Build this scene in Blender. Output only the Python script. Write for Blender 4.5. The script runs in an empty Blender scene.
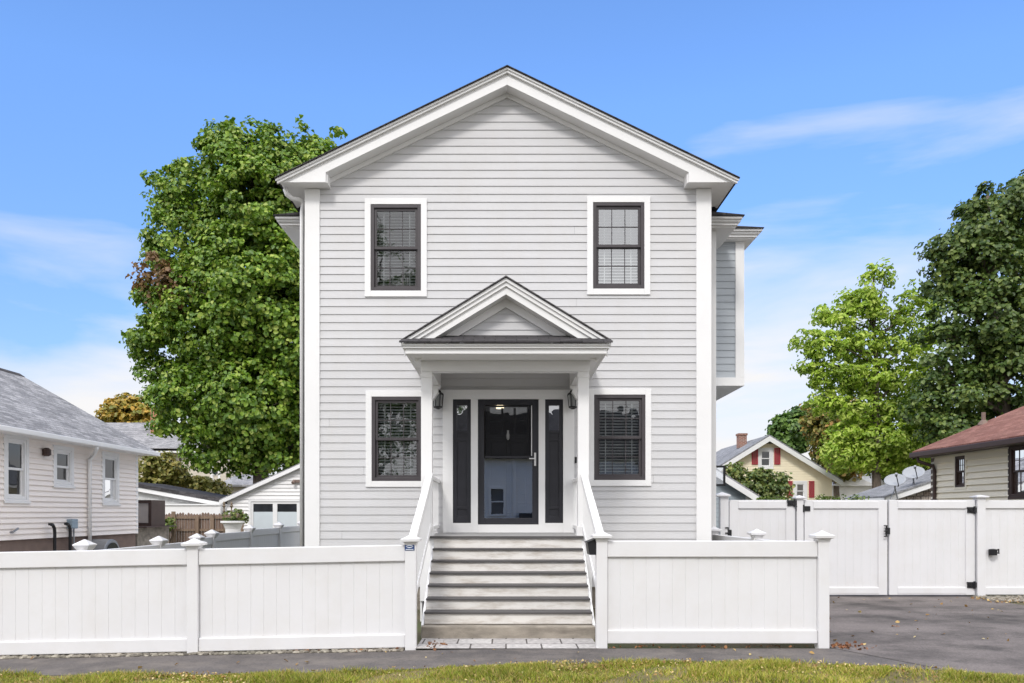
import bpy, math, random
import numpy as np
from mathutils import Vector
random.seed(7); RNG = np.random.default_rng(11)
SC = bpy.context.scene
COL = SC.collection
F, CX, CY, HC = 800.0, 506.0, 513.0, 1.58        # lens in px, vanishing point, eye height

def at(px, py, Y):
    return Vector(((px-CX)*Y/F, Y, HC+(CY-py)*Y/F))
def ax(px, Y): return (px-CX)*Y/F
def az(py, Y): return HC+(CY-py)*Y/F
def lerp(a, b, t): return a+(b-a)*t
def clamp(v, a, b): return max(a, min(b, v))
def g(x, y):                                      # lie of the land: falls gently to the left along the street
    return 0.019*clamp(x, -8, 0)*clamp(1-(y-9.4)/10, 0, 1)

# ------------------------------------------------------------------ materials
MATS = {}
def nt(m):
    m.use_nodes = True
    t = m.node_tree; t.nodes.clear()
    return t, t.nodes, t.links
def rgb(c): return (c[0], c[1], c[2], 1)
def ramp(n, stops):
    r = n.new('ShaderNodeValToRGB'); e = r.color_ramp.elements
    while len(e) < len(stops): e.new(.5)
    for i, (p, c) in enumerate(stops): e[i].position = p; e[i].color = rgb(c)
    return r
def mat(name, col, rough=.55, var=.06, scale=5, stretch=(1, 1, 1), bump=0, bscale=80, spec=.4, metal=0, dirt=None, dirt_scale=1.2, dirt_amt=.5, dstretch=(1, 1, 1), grain=0, island=0):
    if name in MATS: return MATS[name]
    m = bpy.data.materials.new(name); t, n, l = nt(m)
    out = n.new('ShaderNodeOutputMaterial'); b = n.new('ShaderNodeBsdfPrincipled'); l.new(b.outputs[0], out.inputs[0])
    tc = n.new('ShaderNodeTexCoord'); mp = n.new('ShaderNodeMapping'); l.new(tc.outputs['Object'], mp.inputs[0])
    mp.inputs['Scale'].default_value = stretch
    no = n.new('ShaderNodeTexNoise'); no.inputs['Scale'].default_value = scale; no.inputs['Detail'].default_value = 6
    l.new(mp.outputs[0], no.inputs[0])
    r = ramp(n, [(.3, [c*(1-var) for c in col]), (.7, [min(1, c*(1+var)) for c in col])])
    l.new(no.outputs[0], r.inputs[0]); cur = r.outputs[0]
    if island:
        ge = n.new('ShaderNodeNewGeometry'); ri = ramp(n, [(0, (1-island,)*3), (1, (1+island,)*3)]); l.new(ge.outputs['Random Per Island'], ri.inputs[0])
        mi = n.new('ShaderNodeMix'); mi.data_type = 'RGBA'; mi.blend_type = 'MULTIPLY'; mi.inputs[0].default_value = 1; l.new(cur, mi.inputs[6]); l.new(ri.outputs[0], mi.inputs[7]); cur = mi.outputs[2]
    if grain:
        n3 = n.new('ShaderNodeTexNoise'); n3.inputs['Scale'].default_value = 38; n3.inputs['Detail'].default_value = 5; n3.inputs['Roughness'].default_value = .7
        l.new(tc.outputs['Object'], n3.inputs[0])
        r3 = ramp(n, [(.3, (1-grain,)*3), (.7, (1+grain,)*3)]); l.new(n3.outputs[0], r3.inputs[0])
        mx = n.new('ShaderNodeMix'); mx.data_type = 'RGBA'; mx.blend_type = 'MULTIPLY'; mx.inputs[0].default_value = 1
        l.new(cur, mx.inputs[6]); l.new(r3.outputs[0], mx.inputs[7]); cur = mx.outputs[2]
    if dirt:
        mp2 = n.new('ShaderNodeMapping'); mp2.inputs['Scale'].default_value = dstretch; l.new(tc.outputs['Object'], mp2.inputs[0])
        n2 = n.new('ShaderNodeTexNoise'); n2.inputs['Scale'].default_value = dirt_scale; n2.inputs['Detail'].default_value = 8; n2.inputs['Roughness'].default_value = .65
        l.new(mp2.outputs[0], n2.inputs[0])
        r2 = ramp(n, [(.45, (0, 0, 0)), (.68, (dirt_amt,)*3)]); l.new(n2.outputs[0], r2.inputs[0])
        mx = n.new('ShaderNodeMix'); mx.data_type = 'RGBA'; l.new(r2.outputs[0], mx.inputs[0]); l.new(cur, mx.inputs[6]); mx.inputs[7].default_value = rgb(dirt)
        cur = mx.outputs[2]
    l.new(cur, b.inputs['Base Color'])
    b.inputs['Roughness'].default_value = rough; b.inputs['Metallic'].default_value = metal; b.inputs['Specular IOR Level'].default_value = spec
    if bump:
        nb = n.new('ShaderNodeTexNoise'); nb.inputs['Scale'].default_value = bscale; nb.inputs['Detail'].default_value = 4
        l.new(mp.outputs[0], nb.inputs[0]); bm = n.new('ShaderNodeBump'); bm.inputs['Strength'].default_value = bump; bm.inputs['Distance'].default_value = .02
        l.new(nb.outputs[0], bm.inputs['Height']); l.new(bm.outputs[0], b.inputs['Normal'])
    MATS[name] = m
    return m
def brick_mat(name, c1, c2, mortar, bw, bh, msize=.006, rough=.9, bump=.5, offset=.5, noise=.25):
    m = bpy.data.materials.new(name); t, n, l = nt(m)
    out = n.new('ShaderNodeOutputMaterial'); b = n.new('ShaderNodeBsdfPrincipled'); l.new(b.outputs[0], out.inputs[0])
    uv = n.new('ShaderNodeUVMap'); uv.uv_map = 'UVMap'
    br = n.new('ShaderNodeTexBrick'); l.new(uv.outputs[0], br.inputs[0])
    br.inputs['Color1'].default_value = rgb(c1); br.inputs['Color2'].default_value = rgb(c2); br.inputs['Mortar'].default_value = rgb(mortar)
    br.inputs['Scale'].default_value = 1; br.inputs['Mortar Size'].default_value = msize; br.inputs['Brick Width'].default_value = bw; br.inputs['Row Height'].default_value = bh
    br.offset = offset; br.inputs['Bias'].default_value = 0
    no = n.new('ShaderNodeTexNoise'); no.inputs['Scale'].default_value = 18; no.inputs['Detail'].default_value = 8; l.new(uv.outputs[0], no.inputs[0])
    r = ramp(n, [(.3, (1-noise,)*3), (.7, (1+noise,)*3)]); l.new(no.outputs[0], r.inputs[0])
    n2 = n.new('ShaderNodeTexNoise'); n2.inputs['Scale'].default_value = .8; n2.inputs['Detail'].default_value = 5; l.new(uv.outputs[0], n2.inputs[0])
    r2 = ramp(n, [(.3, (.85,)*3), (.7, (1.12,)*3)]); l.new(n2.outputs[0], r2.inputs[0])
    mx = n.new('ShaderNodeMix'); mx.data_type = 'RGBA'; mx.blend_type = 'MULTIPLY'; mx.inputs[0].default_value = 1
    l.new(br.outputs[0], mx.inputs[6]); l.new(r.outputs[0], mx.inputs[7])
    mx2 = n.new('ShaderNodeMix'); mx2.data_type = 'RGBA'; mx2.blend_type = 'MULTIPLY'; mx2.inputs[0].default_value = 1
    l.new(mx.outputs[2], mx2.inputs[6]); l.new(r2.outputs[0], mx2.inputs[7]); l.new(mx2.outputs[2], b.inputs['Base Color'])
    b.inputs['Roughness'].default_value = rough; b.inputs['Specular IOR Level'].default_value = .2
    bm = n.new('ShaderNodeBump'); bm.inputs['Strength'].default_value = bump; bm.inputs['Distance'].default_value = .01; bm.invert = True
    l.new(br.outputs['Fac'], bm.inputs['Height']); l.new(bm.outputs[0], b.inputs['Normal'])
    MATS[name] = m
    return m
def glass_mat(name, base=.12, tint=(.8, .84, .86), ior=1.6, rough=.0, wobble=.05):
    m = bpy.data.materials.new(name); t, n, l = nt(m)
    out = n.new('ShaderNodeOutputMaterial'); mix = n.new('ShaderNodeMixShader'); l.new(mix.outputs[0], out.inputs[0])
    tr = n.new('ShaderNodeBsdfTransparent'); tr.inputs[0].default_value = rgb(tint)
    gl = n.new('ShaderNodeBsdfGlossy'); gl.inputs['Roughness'].default_value = rough; gl.inputs[0].default_value = (.95, .97, 1, 1)
    fr = n.new('ShaderNodeFresnel'); fr.inputs[0].default_value = ior
    ad = n.new('ShaderNodeMath'); ad.inputs[1].default_value = base; ad.use_clamp = True; l.new(fr.outputs[0], ad.inputs[0])
    l.new(ad.outputs[0], mix.inputs[0]); l.new(tr.outputs[0], mix.inputs[1]); l.new(gl.outputs[0], mix.inputs[2])
    if wobble:
        tc = n.new('ShaderNodeTexCoord'); nb = n.new('ShaderNodeTexNoise'); nb.inputs['Scale'].default_value = 3.5; nb.inputs['Detail'].default_value = 1
        l.new(tc.outputs['Object'], nb.inputs[0]); bm = n.new('ShaderNodeBump'); bm.inputs['Strength'].default_value = wobble; bm.inputs['Distance'].default_value = .05
        l.new(nb.outputs[0], bm.inputs['Height']); l.new(bm.outputs[0], gl.inputs['Normal'])
    MATS[name] = m
    return m
def leaf_mat(name, stops, trans=.3, rough=.45):
    m = bpy.data.materials.new(name); t, n, l = nt(m)
    out = n.new('ShaderNodeOutputMaterial'); mix = n.new('ShaderNodeMixShader'); l.new(mix.outputs[0], out.inputs[0])
    b = n.new('ShaderNodeBsdfPrincipled'); b.inputs['Roughness'].default_value = rough; b.inputs['Specular IOR Level'].default_value = .5
    tr = n.new('ShaderNodeBsdfTranslucent')
    ge = n.new('ShaderNodeNewGeometry'); r = ramp(n, stops); l.new(ge.outputs['Random Per Island'], r.inputs[0])
    no = n.new('ShaderNodeTexNoise'); no.inputs['Scale'].default_value = .55; no.inputs['Detail'].default_value = 3
    tc = n.new('ShaderNodeTexCoord'); l.new(tc.outputs['Object'], no.inputs[0])
    r2 = ramp(n, [(.35, (.78, .8, .72)), (.68, (1.25, 1.2, 1.15))]); l.new(no.outputs[0], r2.inputs[0])
    mx = n.new('ShaderNodeMix'); mx.data_type = 'RGBA'; mx.blend_type = 'MULTIPLY'; mx.inputs[0].default_value = 1
    l.new(r.outputs[0], mx.inputs[6]); l.new(r2.outputs[0], mx.inputs[7])
    l.new(mx.outputs[2], b.inputs['Base Color']); l.new(mx.outputs[2], tr.inputs[0])
    mix.inputs[0].default_value = trans; l.new(b.outputs[0], mix.inputs[1]); l.new(tr.outputs[0], mix.inputs[2])
    MATS[name] = m
    return m

WHITE = mat('white_trim_paint', (.75, .745, .742), .5, .02, 2)
VINYL = mat('white_vinyl', (.66, .655, .665), .38, .02, 1.5, bump=.08, bscale=2.5, dirt=(.55, .52, .48), dirt_scale=2.2, dirt_amt=.22)
VINYL_GREY = VINYL
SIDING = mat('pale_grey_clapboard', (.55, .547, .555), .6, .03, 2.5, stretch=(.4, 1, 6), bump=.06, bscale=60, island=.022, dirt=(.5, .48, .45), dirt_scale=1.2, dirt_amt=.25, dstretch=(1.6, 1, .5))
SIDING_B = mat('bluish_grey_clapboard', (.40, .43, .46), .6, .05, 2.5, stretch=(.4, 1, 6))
DARKFRAME = mat('dark_bronze_frame', (.055, .048, .052), .45, .1, 6)
BLACKDOOR = mat('black_door_paint', (.022, .022, .028), .4, .15, 4, bump=.05, bscale=25)
BLACK = mat('black_metal', (.012, .012, .014), .4, .1, 8)
TREAD = mat('grey_deck_board', (.085, .08, .08), .65, .15, 4, stretch=(.3, 3, 3), bump=.1, bscale=60)
RISER = mat('worn_white_riser', (.74, .715, .68), .6, .04, 4, dirt=(.36, .30, .24), dirt_scale=4.5, dirt_amt=.6, dstretch=(.6, 1, 3))
CONC = mat('stained_concrete', (.30, .265, .22), .85, .25, 4, bump=.25, bscale=60, dirt=(.10, .085, .07), dirt_scale=3, dirt_amt=.7, dstretch=(.6, 1, 2))
ROOFD = brick_mat('dark_shingles', (.045, .042, .045), (.08, .075, .078), (.02, .02, .02), .3, .14)
ROOFG = brick_mat('grey_shingles', (.19, .19, .20), (.34, .335, .345), (.10, .10, .105), .32, .15, noise=.35)
ROOFR = brick_mat('red_brown_shingles', (.19, .085, .065), (.28, .14, .11), (.09, .04, .035), .32, .15, noise=.3)
ROOFY = brick_mat('slate_grey_shingles', (.20, .205, .215), (.27, .27, .285), (.12, .12, .125), .32, .15)
BRICK = brick_mat('red_brick', (.30, .12, .08), (.22, .09, .065), (.4, .36, .32), .21, .075, .01)
STONE = brick_mat('field_stone', (.22, .17, .14), (.42, .38, .34), (.12, .1, .09), .27, .17, .02, offset=.37, noise=.5)
PAVER = brick_mat('concrete_pavers', (.33, .31, .30), (.46, .44, .425), (.10, .09, .085), .42, .37, .010, offset=.4)
BLIND = mat('white_blind_slats', (.78, .76, .72), .5, .03, 3)
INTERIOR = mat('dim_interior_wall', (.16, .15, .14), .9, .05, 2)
CREAM = mat('cream_vinyl_siding', (.87, .80, .745), .55, .03, 2, stretch=(1, .4, 5))
TAN = mat('tan_vinyl_siding', (.82, .745, .60), .6, .04, 2, stretch=(1, .4, 5))
BROWN = mat('dark_brown_trim', (.055, .032, .026), .5, .1, 4)
FOUND = mat('brown_foundation', (.20, .145, .12), .9, .15, 3, bump=.2)
YELLOW = mat('pale_yellow_siding', (.84, .75, .56), .6, .03, 2)
BEIGE = mat('beige_stucco', (.55, .50, .42), .8, .05, 2)
RED = mat('faded_red_shutter', (.36, .045, .06), .55, .08, 5)
WHITEC = mat('white_clapboard', (.76, .75, .74), .6, .03, 2)
WORN = mat('weathered_white_board', (.60, .60, .60), .75, .15, 5, stretch=(1, 1, 4), dirt=(.3, .29, .28), dirt_scale=4, dirt_amt=.5)
GREYMETAL = mat('grey_metal', (.28, .29, .31), .4, .08, 6, metal=.4)
GALV = mat('pale_galvanised_metal', (.62, .62, .62), .35, .05, 6)
DISH = mat('pale_dish_paint', (.30, .315, .34), .5, .03, 5)
WOODF = mat('weathered_fence_wood', (.185, .125, .095), .85, .35, 3, stretch=(8, 8, .5), bump=.3, bscale=40)
WOODP = mat('fence_post_wood', (.22, .155, .11), .85, .25, 3, stretch=(8, 8, .5), bump=.3, bscale=40)
BARK = mat('tree_bark', (.13, .105, .085), .95, .35, 4, stretch=(4, 4, .7), bump=.6, bscale=12)
TWIG = mat('shrub_stem', (.09, .065, .045), .9, .2, 6)
ASPH = mat('walk_asphalt', (.095, .085, .082), .9, .2, 1.6, bump=.35, bscale=160, grain=.35, dirt=(.19, .165, .145), dirt_scale=2.6, dirt_amt=.6)
DRIVE = mat('driveway_asphalt', (.145, .126, .12), .88, .28, .9, stretch=(.8, 1.1, 1), bump=.35, bscale=140, grain=.35, dirt=(.036, .032, .03), dirt_scale=1.3, dirt_amt=.95, dstretch=(.7, .8, 1))
ROADM = mat('road_asphalt', (.13, .125, .12), .9, .15, 1, bump=.3, bscale=140, grain=.3)
EARTH = mat('ground_soil', (.10, .085, .05), .95, .3, 1.4, bump=.4, bscale=30, dirt=(.07, .10, .03), dirt_scale=.6, dirt_amt=.9)
TURF = mat('turf_soil', (.13, .11, .045), .95, .4, 2.2, bump=.4, bscale=40, dirt=(.20, .15, .06), dirt_scale=1.3, dirt_amt=.8)
SIGNB = mat('navy_sign', (.02, .05, .16), .4, .05, 4)
SIGNW = mat('sign_white', (.7, .74, .78), .4, .02, 4)
GLASS = glass_mat('window_glass', .10)
GLASS_HI = glass_mat('mirror_bright_glass', .36, ior=1.6, wobble=.04)
GLASS_MID = glass_mat('tree_reflecting_glass', .10, ior=1.55, wobble=.03)
GLASS_ST = glass_mat('storm_door_glass', .25, tint=(.55, .6, .66), wobble=.003)
GLASS_N = glass_mat('neighbour_glass', .03, tint=(.5, .5, .5), wobble=.02)
DARKGL = mat('dark_pane', (.02, .022, .025), .08, .1, 3, spec=.6)
FROST = mat('frosted_panel', (.55, .60, .63), .35, .03, 3)
INSECT = mat('insect_screen', (.03, .03, .033), .8, .1, 4)
LAMPG = mat('lantern_glass', (.30, .31, .32), .15, .05, 4, spec=.6)
def emit_mat(name, col, s):
    m = bpy.data.materials.new(name); t, n, l = nt(m)
    o = n.new('ShaderNodeOutputMaterial'); e = n.new('ShaderNodeEmission'); e.inputs[0].default_value = rgb(col); e.inputs[1].default_value = s
    l.new(e.outputs[0], o.inputs[0]); return m
LIT = emit_mat('lit_ceiling_lamp', (1, .82, .55), 2.5)
MAPLE = leaf_mat('maple_leaf', [(0, (.07, .15, .014)), (.4, (.13, .25, .022)), (.75, (.23, .36, .035)), (1, (.38, .46, .10))])
REDLEAF = leaf_mat('reddish_leaf', [(0, (.10, .07, .03)), (.5, (.22, .12, .06)), (1, (.34, .22, .10))])
DARKMAPLE = leaf_mat('dark_maple_leaf', [(0, (.04, .085, .018)), (.5, (.085, .145, .028)), (1, (.19, .25, .06))])
LIME = leaf_mat('light_green_leaf', [(0, (.20, .34, .03)), (.5, (.38, .54, .06)), (1, (.56, .66, .17))], .4)
MIDGREEN = leaf_mat('mid_green_leaf', [(0, (0.045, 0.105, 0.022)), (.5, (0.090, 0.180, 0.030)), (1, (0.165, 0.270, 0.053))])
AUTUMN = leaf_mat('autumn_leaf', [(0, (.09, .12, .02)), (.45, (.20, .21, .04)), (.8, (.33, .25, .06)), (1, (.45, .25, .08))])
GOLDEN = leaf_mat('golden_leaf', [(0, (0.162, 0.189, 0.027)), (.5, (0.324, 0.257, 0.041)), (1, (0.513, 0.324, 0.054))])
SHRUBL = leaf_mat('shrub_leaf', [(0, (0.060, 0.112, 0.027)), (.5, (0.128, 0.188, 0.045)), (1, (0.300, 0.315, 0.090))])
YSHRUB = leaf_mat('yellowing_shrub_leaf', [(0, (0.135, 0.162, 0.034)), (.5, (0.257, 0.257, 0.054)), (1, (0.446, 0.378, 0.121))])
HEDGEL = leaf_mat('hedge_leaf', [(0, (.06, .11, .015)), (.5, (.13, .2, .03)), (1, (.2, .27, .05))])
GRASSM = leaf_mat('grass_blade', [(0, (.10, .14, .01)), (.4, (.24, .30, .02)), (.62, (.40, .42, .05)), (.78, (.50, .40, .12)), (1, (.40, .27, .12))], .3, .6)
LITTER = leaf_mat('fallen_leaf', [(0, (.16, .08, .03)), (.4, (.36, .22, .07)), (.75, (.52, .40, .18)), (1, (.6, .5, .3))], .1, .7)
LITTERR = leaf_mat('brown_fallen_leaf', [(0, (.10, .045, .02)), (.6, (.22, .09, .04)), (1, (.32, .16, .07))], .1, .7)
PEBBLE = leaf_mat('pebble_stone', [(0, (.09, .08, .07)), (.5, (.20, .18, .155)), (1, (.38, .35, .31))], .02, .8)

# ------------------------------------------------------------------ object helpers
ORG = {}
def tag(o, label, cat, group=None):
    o['label'] = label; o['category'] = cat
    if group: o['group'] = group
    return o
def thing(name, label, cat, loc=(0, 0, 0), group=None):
    o = bpy.data.objects.new(name, None); COL.objects.link(o); o.location = loc
    o.empty_display_size = .2; ORG[o.name] = Vector(loc)
    return tag(o, label, cat, group)
def sub(name, parent):
    o = bpy.data.objects.new(name, None); COL.objects.link(o); o.parent = parent; ORG[o.name] = ORG[parent.name]
    return o
def copy_tree(o, parent=None, loc=None):
    c = o.copy(); COL.objects.link(c); ORG[c.name] = ORG[o.name]
    if parent: c.parent = parent
    if loc is not None: c.location = loc
    for ch in list(o.children): copy_tree(ch, c)
    return c

class MB:
    def __init__(s, T=None): s.v = []; s.f = []; s.T = T
    def add(s, vs, fs):
        k = len(s.v)
        s.v += [tuple(s.T(*p)) if s.T else tuple(p) for p in vs]
        s.f += [tuple(i+k for i in q) for q in fs]
        return s
    def box(s, x0, x1, y0, y1, z0, z1):
        x0, x1 = sorted((x0, x1)); y0, y1 = sorted((y0, y1)); z0, z1 = sorted((z0, z1))
        return s.add([(x0, y0, z0), (x1, y0, z0), (x1, y1, z0), (x0, y1, z0), (x0, y0, z1), (x1, y0, z1), (x1, y1, z1), (x0, y1, z1)],
                     [(0, 3, 2, 1), (4, 5, 6, 7), (0, 1, 5, 4), (1, 2, 6, 5), (2, 3, 7, 6), (3, 0, 4, 7)])
    def prism(s, poly, a, b, axis='y'):            # poly in the two other axes, any winding, extruded a..b
        n = len(poly); m = {'y': lambda p, d: (p[0], d, p[1]), 'x': lambda p, d: (d, p[0], p[1]), 'z': lambda p, d: (p[0], p[1], d)}[axis]
        vs = [m(p, a) for p in poly]+[m(p, b) for p in poly]
        return s.add(vs, [tuple(range(n)), tuple(range(2*n-1, n-1, -1))]+[(i, i+n, (i+1) % n+n, (i+1) % n) for i in range(n)])
    def bar(s, p, q, w, h, up=(0, 0, 1)):
        p, q = Vector(p), Vector(q); d = (q-p).normalized(); a = d.cross(Vector(up))
        if a.length < 1e-4: a = Vector((1, 0, 0))
        a.normalize(); b = a.cross(d); a *= w/2; b *= h/2
        vs = [c+i*a+j*b for c in (p, q) for i, j in ((-1, -1), (1, -1), (1, 1), (-1, 1))]
        return s.add(vs, [(0, 1, 2, 3), (7, 6, 5, 4)]+[(i, i+4, (i+1) % 4+4, (i+1) % 4) for i in range(4)])
    def tube(s, pts, r, n=8, caps=True):
        pts = [Vector(p) for p in pts]; R = r if isinstance(r, (list, tuple)) else [r]*len(pts); vs = []; fs = []; ref = None
        for i, p in enumerate(pts):
            d = (pts[min(i+1, len(pts)-1)]-pts[max(i-1, 0)]).normalized()
            if ref is None: ref = d.orthogonal().normalized()
            a = ref-d*ref.dot(d)
            a = a.normalized() if a.length > 1e-5 else d.orthogonal().normalized()
            ref = a; b = d.cross(a)
            vs += [p+R[i]*(math.cos(t)*a+math.sin(t)*b) for t in [2*math.pi*k/n for k in range(n)]]
        for i in range(len(pts)-1):
            for k in range(n): fs.append((i*n+k, i*n+(k+1) % n, (i+1)*n+(k+1) % n, (i+1)*n+k))
        if caps: fs += [tuple(range(n-1, -1, -1)), tuple(range((len(pts)-1)*n, len(pts)*n))]
        return s.add(vs, fs)
    def lathe(s, prof, c, n=16, sq=False):         # prof [(r,z)] about a vertical axis
        vs = []; fs = []
        if sq: n = 4
        for r, z in prof:
            rr = r*(math.sqrt(2) if sq else 1)
            vs += [(c[0]+rr*math.cos(2*math.pi*(k+.5)/n), c[1]+rr*math.sin(2*math.pi*(k+.5)/n), c[2]+z) for k in range(n)]
        for i in range(len(prof)-1):
            for k in range(n): fs.append((i*n+k, i*n+(k+1) % n, (i+1)*n+(k+1) % n, (i+1)*n+k))
        fs += [tuple(range(n-1, -1, -1)), tuple(range((len(prof)-1)*n, len(prof)*n))]
        return s.add(vs, fs)
    def build(s, name, m, parent=None, origin=None, bevel=0, smooth=False, zf=None, fix=True):
        o0 = ORG[parent.name] if parent is not None else Vector(origin or (0, 0, 0))
        vs = [(x-o0[0], y-o0[1], z-o0[2]+(zf(x, y) if zf else 0)) for x, y, z in s.v]
        me = bpy.data.meshes.new(name); me.from_pydata(vs, [], s.f); me.materials.append(m)
        if fix:
            import bmesh
            bm = bmesh.new(); bm.from_mesh(me); bmesh.ops.recalc_face_normals(bm, faces=bm.faces); bm.to_mesh(me); bm.free()
        uv = me.uv_layers.new(name='UVMap').data
        me.update()
        for p in me.polygons:
            n = p.normal; t = Vector((-n.y, n.x, 0))
            t = Vector((1, 0, 0)) if t.length < .05 else t.normalized()
            b = n.cross(t)
            for li in p.loop_indices:
                c = Vector(vs[me.loops[li].vertex_index])+o0; uv[li].uv = (c.dot(t), c.dot(b))
        if smooth: me.polygons.foreach_set('use_smooth', [True]*len(me.polygons))
        o = bpy.data.objects.new(name, me); COL.objects.link(o); ORG[o.name] = o0
        if parent is not None: o.parent = parent
        else: o.location = o0
        if bevel:
            bv = o.modifiers.new('bevel', 'BEVEL'); bv.width = bevel; bv.segments = 2; bv.limit_method = 'ANGLE'; bv.angle_limit = math.radians(40)
        return o

def clap(mb, P0, ud, u0, u1, z0, z1, exp, openings=(), uppers=None, lap=.0125, joints=0):
    """lapped boards on a vertical wall; P0 a point (x,y), ud unit direction (ux,uy); outward = right of ud (uy,-ux). uppers(z)->(ua,ub)."""
    ux, uy = ud; nx, ny = uy, -ux
    def pt(u, z, o): return (P0[0]+ux*u+nx*o, P0[1]+uy*u+ny*o, z)
    z = z0
    while z < z1-1e-4:
        zt = min(z+exp, z1); jt = [random.uniform(u0, u1) for _ in range(joints if random.random() < .5 else 0)]
        cuts = sorted({z, zt}|{c for op in openings for c in (op[2], op[3]) if z < c < zt})
        for a, b in zip(cuts[:-1], cuts[1:]):
            mid = (a+b)/2
            fa, fb = lap*(1-(a-z)/exp)+.002, lap*(1-(b-z)/exp)+.002
            la = uppers(a) if uppers else (u0, u1); lb = uppers(b) if uppers else (u0, u1)
            holes = sorted([(op[0], op[1]) for op in openings if op[2] < mid < op[3]]+[(c-.0012, c+.0012) for c in jt if u0 < c < u1 and la[0]+.1 < c < la[1]-.1 and not any(op[0]-.05 < c < op[1]+.05 for op in openings)])
            segs = []; cur = None
            for h in holes:
                segs.append((cur, h[0])); cur = h[1]
            segs.append((cur, None))
            for s0, s1 in segs:
                A0 = max(u0, la[0]) if s0 is None else s0; A1 = min(u1, la[1]) if s1 is None else s1
                B0 = max(u0, lb[0]) if s0 is None else s0; B1 = min(u1, lb[1]) if s1 is None else s1
                if A1-A0 < .005: continue
                if B1 < B0: B0 = B1 = (B0+B1)/2
                vs = [pt(A0, a, fa), pt(A1, a, fa), pt(B1, b, fb), pt(B0, b, fb)]; fs = [(0, 1, 2, 3)]
                if abs(a-z) < 1e-6:
                    vs += [pt(A0, a, 0), pt(A1, a, 0)]; fs.append((4, 5, 1, 0))
                mb.add(vs, fs)
        z = zt
    return mb

def ring(mb, x0, x1, z0, z1, y0, y1, w, wt=None, wb=None):   # rectangular frame in XZ
    wt = wt or w; wb = wb or w
    mb.box(x0, x0+w, y0, y1, z0, z1); mb.box(x1-w, x1, y0, y1, z0, z1)
    mb.box(x0+w, x1-w, y0, y1, z1-wt, z1); mb.box(x0+w, x1-w, y0, y1, z0, z0+wb)
    return mb

# local frames: wall facing -Y at depth y ; wall facing +X / -X
def T_front(Y): return lambda u, v, z: (u, Y+v, z)
def T_posx(X): return lambda u, v, z: (X-v, u, z)          # outward +X
def T_negx(X): return lambda u, v, z: (X+v, u, z)          # outward -X

def window(parent, T, u0, u1, z0, z1, casing=.1, frame=.055, cas_m=None, fr_m=None, glass=None, muntin=True, blinds=True, sill=False, split=.5):
    """double hung window; u0..z1 = the frame's outer edge; v<0 is towards the outside"""
    cas_m = cas_m or WHITE; fr_m = fr_m or DARKFRAME; glass = glass or GLASS
    w = sub('window', parent)
    mb = ring(MB(T), u0-casing, u1+casing, z0-casing, z1+casing, -.035, .0, casing-.002)
    if sill: mb.box(u0-casing-.02, u1+casing+.02, -.06, -.036, z0-casing, z0-casing+.05)
    mb.build('casing', cas_m, w, bevel=.003)
    ring(MB(T), u0, u1, z0, z1, -.028, .09, frame).build('frame', fr_m, w, bevel=.003)
    a0, a1 = u0+frame, u1-frame; zm = lerp(z0, z1, split); s = .04
    for k, (zz0, zz1, v0) in enumerate(((zm-.02, z1-frame, 0.0), (z0+frame, zm+.02, .032))):
        sh = ring(MB(T), a0+.001, a1-.001, zz0, zz1, v0, v0+.03, s, s if k == 0 else .045, .045)
        if muntin:
            gw = (a1-a0-2*s); zc = (zz0+zz1)/2
            for i in (1, 2):
                x = a0+s+gw*i/3; sh.box(x-.006, x+.006, v0+.010, v0+.02, zz0+.03, zz1-.03)
            sh.box(a0+s, a1-s, v0+.0105, v0+.0195, zc-.006, zc+.006)
        sh.build('sash', fr_m, w)
        MB(T).add([(a0+s-.01, v0+.022, zz0+.03), (a1-s+.01, v0+.022, zz0+.03), (a1-s+.01, v0+.022, zz1-.03), (a0+s-.01, v0+.022, zz1-.03)], [(0, 1, 2, 3)]).build('pane', glass, w)
    if blinds:
        bl = MB(T); z = z0+frame+.03; i = 0
        bl.box(a0+.02, a1-.02, .10, .15, z1-frame-.05, z1-frame-.005)
        while z < z1-frame-.06:
            bl.add([(a0+.02, .105, z), (a1-.02, .105, z), (a1-.02, .145, z+.026), (a0+.02, .145, z+.026), (a0+.02, .105, z+.003), (a1-.02, .105, z+.003), (a1-.02, .145, z+.029), (a0+.02, .145, z+.029)],
                   [(0, 1, 2, 3), (7, 6, 5, 4), (0, 4, 5, 1), (2, 6, 7, 3)]); z += .05
        for u in (lerp(a0, a1, .2), lerp(a0, a1, .8)): bl.box(u-.008, u+.008, .100, .104, z0+frame+.02, z1-frame-.05)
        bl.build('blinds', BLIND, w)
    return w

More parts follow.
